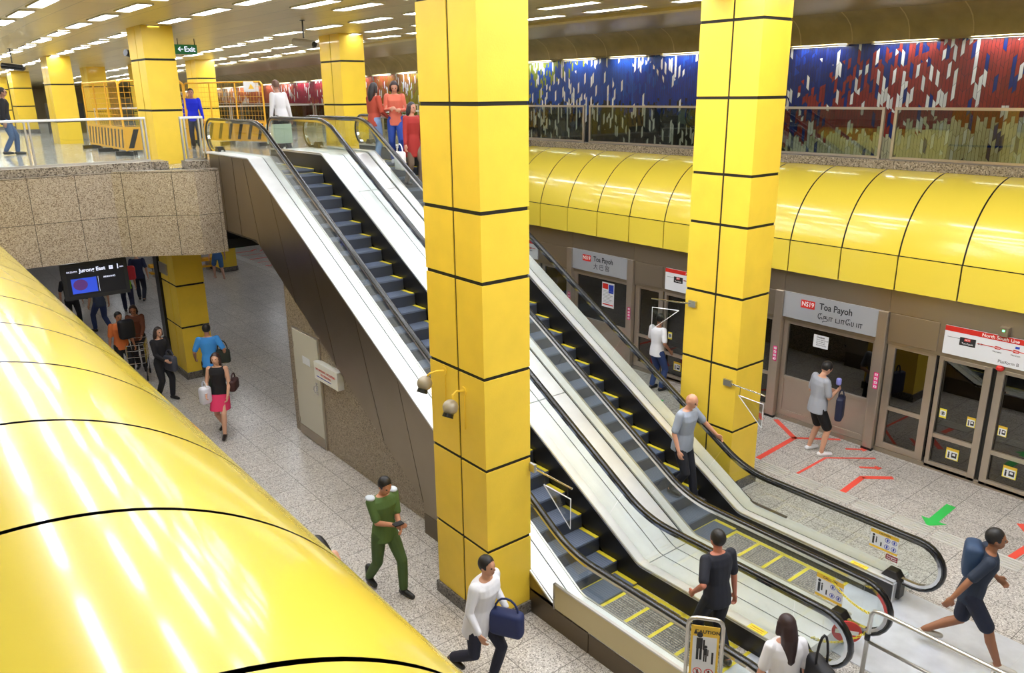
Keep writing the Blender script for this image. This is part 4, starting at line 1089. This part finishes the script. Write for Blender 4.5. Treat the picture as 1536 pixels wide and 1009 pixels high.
# ------------------------------------------------------------------ people
MC = {}
def cm(rgb, rough=.8, tag_='cloth'):
    k = (tag_,)+tuple(rgb)
    if k not in MC: MC[k] = mat('%s_%d_%d_%d' % k, rgb, rough, bump=.15 if tag_ == 'cloth' else 0, bscale=120)
    return MC[k]
def remeshed(name, mb, mats, parent, vox, smooth=3, thick=None):
    me = bpy.data.meshes.new(name); me.from_pydata(mb.v, [], mb.f); me.update()
    o = bpy.data.objects.new(name, me); COL.objects.link(o)
    r = o.modifiers.new('r', 'REMESH'); r.mode = 'VOXEL'; r.voxel_size = vox; r.use_smooth_shade = True
    if smooth:
        s = o.modifiers.new('s', 'SMOOTH'); s.factor = .5; s.iterations = smooth
    dg = bpy.context.evaluated_depsgraph_get()
    nm = bpy.data.meshes.new_from_object(o.evaluated_get(dg))
    o.modifiers.clear(); o.data = nm; bpy.data.meshes.remove(me); nm.name = name
    for m in mats: nm.materials.append(m)
    nm.polygons.foreach_set('use_smooth', [True]*len(nm.polygons))
    o.parent = parent
    return o
def ik(a, c, l1, l2, pole):
    d = c-a; L = min(d.length, (l1+l2)*.999); L = max(L, abs(l1-l2)+.01)
    d = d.normalized(); x = (l1*l1-l2*l2+L*L)/(2*L); h = math.sqrt(max(0, l1*l1-x*x))
    p = pole-d*pole.dot(d); p.normalize()
    return a+d*x+p*h, a+d*L
def rings(mb, R, n=18):
    """R: list of (centre, half depth (x), half width (y), spine tilt)"""
    o = len(mb.v)
    for c, rx, ry, tl in R:
        c = Vector(c)
        for k in range(n):
            a = 2*math.pi*k/n; ca, sa = math.cos(a), math.sin(a)
            ex = .85
            px = rx*(abs(ca)**ex)*(1 if ca > 0 else -1); py = ry*(abs(sa)**ex)*(1 if sa > 0 else -1)
            mb.v.append((c.x+px*math.cos(tl), c.y+py, c.z-px*math.sin(tl)))
    m = len(R)
    for i in range(m-1):
        for k in range(n):
            a, b_ = o+i*n+k, o+i*n+(k+1) % n; mb.f.append((a, b_, b_+n, a+n)); mb.m.append(0)
    mb.f.append(tuple(o+k for k in range(n-1, -1, -1))); mb.m.append(0)
    e = o+(m-1)*n; mb.f.append(tuple(e+k for k in range(n))); mb.m.append(0)
def cap_tube(mb, pts, rs, n=12):
    """tube with hemispherical ends"""
    pts = [Vector(p) for p in pts]
    mb.tube(pts, list(rs), n); mb.ellipsoid(pts[0], rs[0], rs[0], rs[0], n, 8); mb.ellipsoid(pts[-1], rs[-1], rs[-1], rs[-1], n, 8)
def person(label, loc, face, H=1.7, feet=((.12, .09, 0), (-.12, -.09, 0)), hands=((.08, .27, .84), (-.02, -.27, .84)), lean=.05, hipz=None,
           skin=(196, 146, 116), hair=(22, 18, 17), hairlen=0, bald=False, top=(200, 200, 200), sleeve='short', bottom='trousers', bcol=(30, 30, 36), shoe=(30, 28, 28),
           headp=.0, heady=.0, near=False, fem=False, boots=False, extra=None, loosetop=0, toplen=0):
    """local frame: +x forward, +y left; all lengths for a 1.75 m figure, then scaled"""
    k = H/1.75
    t = thing('person', label, 'person', mat4=Matrix.Translation(loc) @ Matrix.Rotation(face, 4, 'Z') @ Matrix.Scale(k, 4))
    vox = .0085 if near else .012
    hz = hipz if hipz else .9
    pel = Vector((0, 0, hz)); sl, cl = math.sin(lean), math.cos(lean)
    S = lambda h, x=0, y=0: pel+Vector((sl*h+x*cl, y, cl*h-x*sl))
    wsh = .175 if fem else .195
    sh = [S(.50, -.01, wsh-.015), S(.50, -.01, -wsh+.015)]
    hip = [pel+Vector((0, .09, -.02)), pel+Vector((0, -.09, -.02))]
    ank = [Vector((f[0], f[1], f[2]+.085)) for f in feet]
    knee = []; 
    for i in range(2):
        kn, an = ik(hip[i], ank[i], .43, .41, Vector((1, .1*(1-2*i), .1))); knee.append(kn); ank[i] = an
    elb, wr = [], []
    for i in range(2):
        e, w_ = ik(sh[i], Vector(hands[i]), .29, .26, Vector((-.8, .45*(1-2*i), -.4))); elb.append(e); wr.append(w_)
    neck = S(.56, 0); hd = S(.56, 0)+Vector((.02+math.sin(headp)*.12, 0, .155*math.cos(headp)))
    hrot = Matrix.Rotation(heady, 3, 'Z') @ Matrix.Rotation(headp, 3, 'Y')
    b = MB(); ww = .88 if fem else 1.
    tor = [(S(-.10), .085, .12*ww*1.05, lean), (S(-.02), .115, .16, lean), (S(.08), .11, .15*ww, lean), (S(.18), .095, .13*ww, lean), (S(.30), .105, .15*ww, lean), (S(.42, .005), .115, .17*ww, lean), (S(.50), .09, .165*ww, lean), (S(.545), .06, .1, lean), (S(.56), .04, .05, lean)]
    rings(b, tor)
    cap_tube(b, [S(.5), neck, hd-Vector((.01, 0, .06))], [.06, .052, .05])
    for i in range(2):
        sg = 1-2*i
        cap_tube(b, [hip[i], hip[i].lerp(knee[i], .5), knee[i]], [.088, .075, .056])
        cap_tube(b, [knee[i], knee[i].lerp(ank[i], .33)-Vector((.012, 0, 0)), ank[i]], [.054, .056, .036])
        cap_tube(b, [sh[i], sh[i].lerp(elb[i], .4), elb[i]], [.055, .048, .038])
        cap_tube(b, [elb[i], elb[i].lerp(wr[i], .3), wr[i]], [.038, .037, .026])
        # hand
        d = (wr[i]-elb[i]).normalized(); side = Vector((0, sg, 0)); side = (side-d*side.dot(d))
        if side.length < .2: side = Vector((1, 0, 0))-d*d.x
        side.normalize()                       # back of the hand faces outward
        fw = side.cross(d).normalized()        # across the knuckles
        if fw.x < 0: fw = -fw
        pc = wr[i]+d*.05
        rot = Matrix((fw, side, d)).transposed()
        b.ellipsoid(pc, .041, .018, .055, 12, 8, rot=rot)
        for q, (o_, ln) in enumerate(((.03, .068), (.011, .078), (-.009, .073), (-.028, .056))):
            r0 = wr[i]+d*.085+fw*o_; cu = -side
            p1 = r0+d*ln*.42+cu*.006; p2 = p1+(d*.75+cu*.65)*ln*.35; p3 = p2+(d*.3+cu*.95)*ln*.28
            cap_tube(b, [r0, p1, p2, p3], [.0095, .009, .0085, .008], 8)
        tb = wr[i]+d*.025+fw*.03
        cap_tube(b, [tb, tb+(fw*.7+d*.7)*.035, tb+(fw*.4+d*.9)*.062-side*.008], [.012, .0105, .009], 8)
        # foot
        fdir = Vector((1, .12*sg, 0)).normalized()
        cap_tube(b, [ank[i]-Vector((.02, 0, .03)), ank[i]+fdir*.08-Vector((0, 0, .045)), ank[i]+fdir*.16-Vector((0, 0, .06))], [.038, .034, .024])
    # head
    def hp(v): return hd+hrot @ Vector(v)
    b.ellipsoid(hd, .095, .076, .105, 18, 12, rot=hrot)
    b.ellipsoid(hp((.03, 0, -.06)), .06, .052, .055, 14, 9, rot=hrot)
    b.ellipsoid(hp((.098, 0, -.012)), .018, .012, .024, 10, 7, rot=hrot)
    b.ellipsoid(hp((.075, 0, -.062)), .02, .026, .012, 10, 7, rot=hrot)
    b.ellipsoid(hp((.078, 0, .022)), .014, .045, .01, 10, 7, rot=hrot)
    for s_ in (1, -1): b.ellipsoid(hp((-.005, s_*.076, -.008)), .02, .01, .03, 10, 7, rot=hrot)
    sk = cm(skin, .55, 'skin'); lip = cm(tuple(int(c*.72) for c in skin), .5, 'skin'); ey = cm((24, 20, 20), .3, 'skin')
    body = remeshed('body', b, [sk, lip, ey], t, vox, 2)
    me = body.data
    eyes = [hp((.082, s_*.031, .005)) for s_ in (1, -1)]; mo = hp((.092, 0, -.06))
    for p in me.polygons:
        c = p.center
        if (c-hd).length > .14: continue
        if any((c-e).length < .012 for e in eyes): p.material_index = 2
        elif abs(c.z-mo.z) < .006 and (c-mo).length < .026: p.material_index = 1
    # clothes
    g = MB(); inf = .014+loosetop
    tt = [(c, rx+inf, ry+inf, tl) for c, rx, ry, tl in tor[:-1]]
    lo = S(-.10-toplen, 0)
    tt = [(lo, .118+inf, .158+inf, lean)]+tt[1:]
    rings(g, tt)
    for i in range(2):
        if sleeve == 'none': continue
        if sleeve == 'short': cap_tube(g, [sh[i], sh[i].lerp(elb[i], .4), sh[i].lerp(elb[i], .8)], [.066, .062, .06])
        else: cap_tube(g, [sh[i], elb[i], elb[i].lerp(wr[i], .9)], [.068, .052, .04])
    remeshed('shirt', g, [cm(top)], t, vox*1.15, 3)
    g = MB()
    rings(g, [(S(-.12), .118, .155, lean), (S(-.03), .128, .172, lean), (S(.06), .12, .162, lean), (S(.10), .112, .15, lean)])
    if bottom == 'skirt':
        g = MB(); kc = (knee[0]+knee[1])/2
        rings(g, [(S(.08), .112, .145, 0), (S(-.02), .13, .17, 0), (pel.lerp(kc, .45), .15, .19, 0), (pel.lerp(kc, .78), .165, .2, 0)])
    else:
        for i in range(2):
            if bottom == 'shorts': cap_tube(g, [hip[i], hip[i].lerp(knee[i], .85)], [.1, .088])
            else:
                cap_tube(g, [hip[i], hip[i].lerp(knee[i], .5), knee[i], knee[i].lerp(ank[i], .5), knee[i].lerp(ank[i], .93)], [.1, .09, .073, .068, .06])
    remeshed({'skirt': 'skirt', 'shorts': 'shorts'}.get(bottom, 'trousers'), g, [cm(bcol)], t, vox*1.15, 3)
    for i in range(2):
        sg = 1-2*i; g = MB(); fdir = Vector((1, .12*sg, 0)).normalized()
        a0 = ank[i]
        cap_tube(g, [a0-fdir*.035-Vector((0, 0, .045)), a0+fdir*.05-Vector((0, 0, .045)), a0+fdir*.17-Vector((0, 0, .055))], [.045, .045, .033])
        g.box(0, 0, 0, 0, 0, 0) if False else None
        if boots: cap_tube(g, [a0-Vector((0, 0, .03)), a0+Vector((0, 0, .14))], [.05, .052])
        remeshed('shoe', g, [cm(shoe, .35, 'leather')], t, vox, 2)
    if not bald:
        g = MB()
        g.ellipsoid(hp((-.014, 0, .022)), .1, .087, .105, 18, 12, rot=hrot)
        if hairlen:
            cap_tube(g, [hp((-.05, 0, .0)), hp((-.085, 0, -.1)), hp((-.1, 0, -.1-hairlen*.6)), hp((-.1, 0, -.1-hairlen))], [.085, .085, .075, .035])
            for s_ in (1, -1): cap_tube(g, [hp((.0, s_*.07, .03)), hp((-.01, s_*.085, -.08))], [.03, .028])
        h = remeshed('hair', g, [cm(hair, .5, 'hair')], t, vox, 2)
        # uncover the face
        import bmesh
        bm = bmesh.new(); bm.from_mesh(h.data); inv = hrot.transposed()
        kill = [v for v in bm.verts if (lambda q: q.x > .045+max(0, q.z-.03)*.6 and q.z < .075 and q.z > -.3)(inv @ (v.co-hd))]
        bmesh.ops.delete(bm, geom=kill, context='VERTS'); bm.to_mesh(h.data); bm.free()
    t['_k'] = 1; del t['_k']
    return t
def bag(name, label, pts_c, size, col, strap=None, cat='bag', rz=0):
    t = thing(name, label, cat, pts_c, rz); x, y, z = size
    b = MB(); b.box(-x/2, x/2, -y/2, y/2, -z/2, z/2)
    o = b.build('body', cm(col, .6, 'leather'), t, local=True); m = o.modifiers.new('b', 'BEVEL'); m.width = min(size)*.35; m.segments = 3
    for p in o.data.polygons: p.use_smooth = True
    if strap:
        MB().tube([(-x*.35, 0, z*.4)]+[(x*.35*math.cos(math.pi*(1-i/8)), 0, z*.45+strap*math.sin(math.pi*i/8)) for i in range(1, 8)]+[(x*.35, 0, z*.4)], .012, 8).build('strap', cm(col, .6, 'leather'), t, local=True)
    return t
R = math.radians
# by the screen doors
person('man in a white T-shirt and blue jeans standing at the screen doors between the columns', (-10.75, 12.55, 0), R(85), 1.72, feet=((0, .12, 0), (.05, -.12, 0)), hands=((.25, .2, 1.0), (.1, -.3, .95)), top=(236, 236, 240), bcol=(46, 66, 116), skin=(150, 104, 80), lean=.03, headp=.25)
person('man in grey T-shirt and black shorts looking down at his phone by the screen doors', (-6.82, 12.28, 0), R(62), 1.75, feet=((.02, .16, 0), (.08, -.14, 0)), hands=((.24, .16, 1.12), (.28, -.1, 1.2)), top=(168, 172, 182), bottom='shorts', bcol=(18, 18, 20), shoe=(238, 238, 240), skin=(206, 156, 128), headp=.5, near=True, loosetop=.015)
bag('tote_bag', 'navy bag hanging at the right side of the man in black shorts', (-6.42, 12.3, .98), (.12, .3, .42), (28, 32, 60), .14, rz=R(20))
bag('drink_cup', 'lilac cup held by the man in black shorts', (-6.6, 12.5, 1.36), (.08, .08, .13), (150, 150, 226), None, 'cup')
# bald man on the right escalator
ks = -3.55+T30*6.85
person('bald man in a grey checked shirt and dark trousers riding down the right escalator', (-6.9, 8.72, .40), R(8), 1.72, feet=((.22, .09, -.19), (-.1, -.09, .0)), hands=((.33, .42, .92), (.1, -.27, .82)), top=(150, 158, 172), bcol=(20, 22, 32), skin=(206, 150, 122), bald=True, lean=.1, headp=.35, near=True, loosetop=.015, hipz=.84)
# striding man at right
person('man in dark shirt and shorts striding past the escalator foot at the right edge', (-2.8, 8.72, 0), R(25), 1.74, feet=((-.38, .09, .1), (.36, -.09, 0)), hands=((.25, .28, .95), (-.2, -.3, .9)), top=(34, 44, 62), bottom='shorts', bcol=(22, 28, 48), shoe=(196, 190, 180), skin=(150, 100, 70), lean=.22, near=True, hipz=.86)
bag('backpack', 'dark blue backpack on the man striding at the right edge', (-2.84, 8.7, 1.26), (.18, .3, .4), (40, 62, 92), None, rz=R(25))
# soldier
person('soldier in green uniform and black boots holding a phone beside the yellow canopy', (-8.1, 4.34, 0), R(5), 1.70, feet=((.24, .09, 0), (-.3, -.09, .02)), hands=((.34, .02, 1.08), (.32, -.04, 1.12)), top=(84, 112, 58), bcol=(70, 92, 48), shoe=(16, 15, 15), boots=True, skin=(196, 136, 104), lean=.03, headp=.4, near=True, hipz=.88)
for dy, lb in ((-.17, 'left'), (.17, 'right')):
    c, s_ = math.cos(R(5)), math.sin(R(5))
    t = thing('shoulder_towel', 'pale cloth pad on the %s shoulder of the soldier' % ('camera-side' if dy < 0 else 'far'), 'cloth', (-8.1-.01*c-dy*s_, 4.34-.01*s_+dy*c, 1.39))
    MB().ellipsoid((0, 0, 0), .075, .06, .03, 14, 9).build('pad', cm((196, 204, 214)), t, local=True, smooth=True)
bag('phone', 'black phone in the hands of the green-clad soldier', (-7.73, 4.34, 1.13), (.09, .13, .02), (20, 20, 24), None, 'phone')
# white shirt man
person('man in a white long shirt hurrying past the foot of the central column', (-5.98, 4.28, 0), R(15), 1.66, feet=((.12, .09, 0), (-.35, -.09, .12)), hands=((.2, .25, .9), (.2, -.25, .85)), top=(232, 232, 238), sleeve='long', bcol=(30, 32, 50), shoe=(28, 26, 28), skin=(190, 140, 112), lean=.2, near=True, hipz=.86, loosetop=.02, toplen=.12)
bag('shoulder_bag', 'navy shoulder bag carried by the man in the white shirt', (-5.72, 4.45, .8), (.38, .16, .3), (30, 42, 88), .16, rz=R(30))
# person half hidden behind the big canopy
person('bare-armed dark-haired person mostly hidden behind the big yellow canopy', (-7.25, 3.2, 0), R(200), 1.6, hands=((.1, .27, .84), (.0, -.3, .84)), top=(180, 120, 90), sleeve='none', skin=(214, 164, 136), lean=.25, headp=.3, hairlen=.1)
# woman with pink skirt
person('woman in black sleeveless top and pink skirt walking toward the camera', (-14.5, 4.5, 0), R(-35), 1.66, feet=((.26, .07, .03), (-.2, -.07, .05)), hands=((.2, .2, .9), (.22, -.2, .95)), top=(22, 20, 24), sleeve='none', bottom='skirt', bcol=(214, 50, 96), shoe=(26, 18, 18), skin=(214, 164, 136), hair=(54, 30, 26), hairlen=.22, fem=True, near=True, hipz=.9)
bag('handbag', 'dark brown handbag on the hip of the woman in the pink skirt', (-14.4, 4.74, .98), (.32, .13, .22), (58, 26, 26), .12, rz=R(-35))
bag('shopping_bag', 'white bag in front of the woman in the pink skirt', (-14.5, 4.22, .86), (.16, .22, .34), (214, 214, 224), .12, rz=R(20))
person('man in bright blue T-shirt walking away past the lower yellow column', (-16.35, 4.95, 0), R(160), 1.72, feet=((.22, .09, 0), (-.25, -.09, .04)), hands=((.2, .3, .95), (.05, -.32, .95)), top=(64, 148, 226), bcol=(36, 44, 32), shoe=(20, 20, 20), skin=(188, 134, 104), lean=.06)
bag('shoulder_bag', 'dark olive bag carried by the man in the bright blue T-shirt', (-16.25, 5.2, .98), (.28, .12, .3), (40, 46, 38), .2, rz=R(60))
person('woman in black with long hair holding a paper beside the lower yellow column', (-17.2, 4.2, 0), R(20), 1.62, feet=((.15, .07, 0), (-.15, -.07, .03)), hands=((.3, .1, 1.05), (.3, -.1, 1.0)), top=(28, 26, 30), sleeve='long', bcol=(26, 26, 32), hair=(48, 34, 30), hairlen=.3, skin=(200, 150, 122), fem=True)
bag('tote_bag', 'grey tote bag beside the woman in black', (-17.0, 4.33, .82), (.34, .14, .34), (66, 68, 80), .14, rz=R(20))
person('woman in brown top with long hair pushing the trolley', (-19.6, 4.35, 0), R(-20), 1.62, hands=((.38, .14, .98), (.38, -.14, .98)), top=(106, 58, 36), sleeve='long', bcol=(30, 24, 24), hair=(52, 32, 24), hairlen=.35, skin=(170, 112, 84), fem=True, lean=.12, headp=.3)
t = thing('shopping_trolley', 'wire shopping trolley pushed by the woman in the brown top', 'trolley', (-18.95, 4.15, 0), R(-20))
b = MB()
for z in (.45, .6, .75, .88):
    q = .22-.0*z; b.tube([(-.3, -.2, z), (.35, -.17, z), (.35, .17, z), (-.3, .2, z), (-.3, -.2, z)], .008, 5)
for i in range(7):
    x = -.3+.65*i/6
    for s_ in (-1, 1): b.tube([(x, s_*.19, .45), (x, s_*.19, .88)], .005, 4)
b.build('basket', M['chrome'], t, local=True)
MB().tube([(-.3, -.2, .1), (-.36, -.2, .95), (-.36, .2, .95), (-.3, .2, .1)], .014, 8).build('frame', M['lens'], t, local=True)
for x in (-.28, .3):
    for s_ in (-1, 1): MB().tube([(x, s_*.17-.015, .06), (x, s_*.17+.015, .06)], .06, 12).tube([(x, s_*.17, .06), (x, s_*.17, .45)], .01, 6).build('wheel', M['lens'], t, local=True)
person('man in orange with a black backpack partly hidden by the big canopy', (-19.0, 3.85, 0), R(10), 1.65, top=(226, 120, 60), bcol=(24, 24, 28), skin=(190, 130, 96), headp=.2)
bag('backpack', 'black backpack worn by the man in orange', (-18.75, 3.95, 1.25), (.2, .34, .44), (20, 20, 26), None, rz=R(10))
far = [((-25.3, 5.5), R(170), 'person in lime green top carrying a red backpack under the concourse', (150, 200, 40), (30, 34, 60)),
       ((-26.6, 6.2), R(160), 'person in dark navy walking right of the red backpack', (30, 36, 66), (22, 26, 44)),
       ((-25.0, 6.9), R(170), 'person in dark clothes just left of the lower column', (26, 26, 34), (20, 20, 28)),
       ((-23.6, 4.4), R(200), 'person in blue jeans below the arrival screen', (60, 70, 90), (46, 60, 100)),
       ((-24.6, 3.9), R(0), 'person in black trousers below the arrival screen', (24, 24, 30), (16, 16, 20)),
       ((-27.8, 5.0), R(30), 'person with bare legs far behind the arrival screen', (90, 60, 60), (120, 100, 90))]
for (x, y), a, lb, c1, c2 in far:
    person(lb, (x, y, 0), a, 1.68, feet=((.25, .09, 0), (-.25, -.09, .05)), top=c1, bcol=c2, hipz=.87)
bag('backpack', 'red backpack on the person in lime green', (-25.05, 5.6, 1.25), (.2, .32, .42), (206, 44, 54), None, rz=R(-10))
person('bare-legged walker in blue shorts at the far end of the lower platform', (-28.1, 9.2, 0), R(175), 1.68, feet=((.28, .09, 0), (-.3, -.09, .05)), top=(60, 100, 150), bottom='shorts', bcol=(60, 100, 150), skin=(206, 160, 134), shoe=(200, 160, 140), hipz=.87)
# foot of the left escalator
person('dark-clothed man stepping onto the left escalator behind the caution stand', (-4.55, 6.5, 0), R(165), 1.66, feet=((.15, .09, 0), (-.15, -.09, .03)), hands=((.05, .3, 1.0), (.0, -.26, .85)), top=(26, 28, 40), bcol=(20, 22, 32), skin=(190, 120, 96), lean=.08, near=True)
person('woman in white top with long dark hair at the bottom edge beside the escalator', (-3.28, 5.82, 0), R(150), 1.62, top=(232, 230, 234), sleeve='short', bcol=(40, 36, 44), hair=(44, 24, 26), hairlen=.38, fem=True, near=True, skin=(206, 150, 126), loosetop=.015)
bag('shoulder_bag', 'black bag on the shoulder of the woman in white at the bottom edge', (-3.0, 5.95, 1.05), (.16, .34, .36), (18, 18, 24), .3, rz=R(60))
# top of the right escalator
zs_ = lambda x: min(ZC, -3.55-T30*x)
person('woman in rust-red top and light jeans at the top of the right escalator', (-15.0, 8.42, 4.83), R(100), 1.62, hands=((.28, .12, 1.05), (.25, -.18, 1.0)), top=(176, 70, 50), sleeve='long', bcol=(120, 146, 184), shoe=(236, 236, 240), hair=(30, 20, 20), hairlen=.22, fem=True, skin=(206, 150, 126), near=True)
person('woman in coral top and blue jeans on her phone atop the right escalator', (-14.75, 8.78, 4.83), R(-30), 1.66, hands=((.26, .1, 1.12), (.26, -.1, 1.15)), top=(214, 110, 88), sleeve='long', bcol=(40, 72, 160), shoe=(236, 236, 240), hair=(40, 20, 22), hairlen=.12, fem=True, skin=(206, 150, 126), headp=.45, near=True)
person('person in dark red coat with white bag, half behind the central column', (-13.9, 8.62, 4.45), R(10), 1.62, hands=((.05, .27, .84), (.1, -.28, .8)), top=(158, 40, 36), sleeve='long', bcol=(110, 92, 76), shoe=(60, 50, 46), hair=(40, 36, 40), hairlen=.1, fem=True, skin=(196, 140, 116), toplen=.2, loosetop=.02)
bag('shopping_bag', 'white plastic bag held by the person in the dark red coat', (-13.85, 8.3, 4.95), (.3, .12, .36), (232, 232, 232), .16)
# concourse
person('man in white shirt crossing the concourse behind the escalator tops', (-18.4, 7.9, ZC), R(-160), 1.74, top=(240, 238, 242), sleeve='long', bcol=(44, 44, 50), skin=(190, 140, 120), hair=(120, 90, 80), lean=.15, headp=.2)
person('person in vivid blue shirt behind the upper left column', (-23, 7.35, ZC), R(-20), 1.6, top=(20, 40, 220), sleeve='long', bcol=(30, 30, 60), skin=(170, 120, 100))
person('man in black top and blue jeans walking at the far left of the concourse', (-24.2, 3.08, ZC), R(80), 1.66, top=(24, 24, 30), sleeve='long', bcol=(60, 88, 130), skin=(150, 110, 90), feet=((.15, .09, 0), (-.12, -.09, .02)))
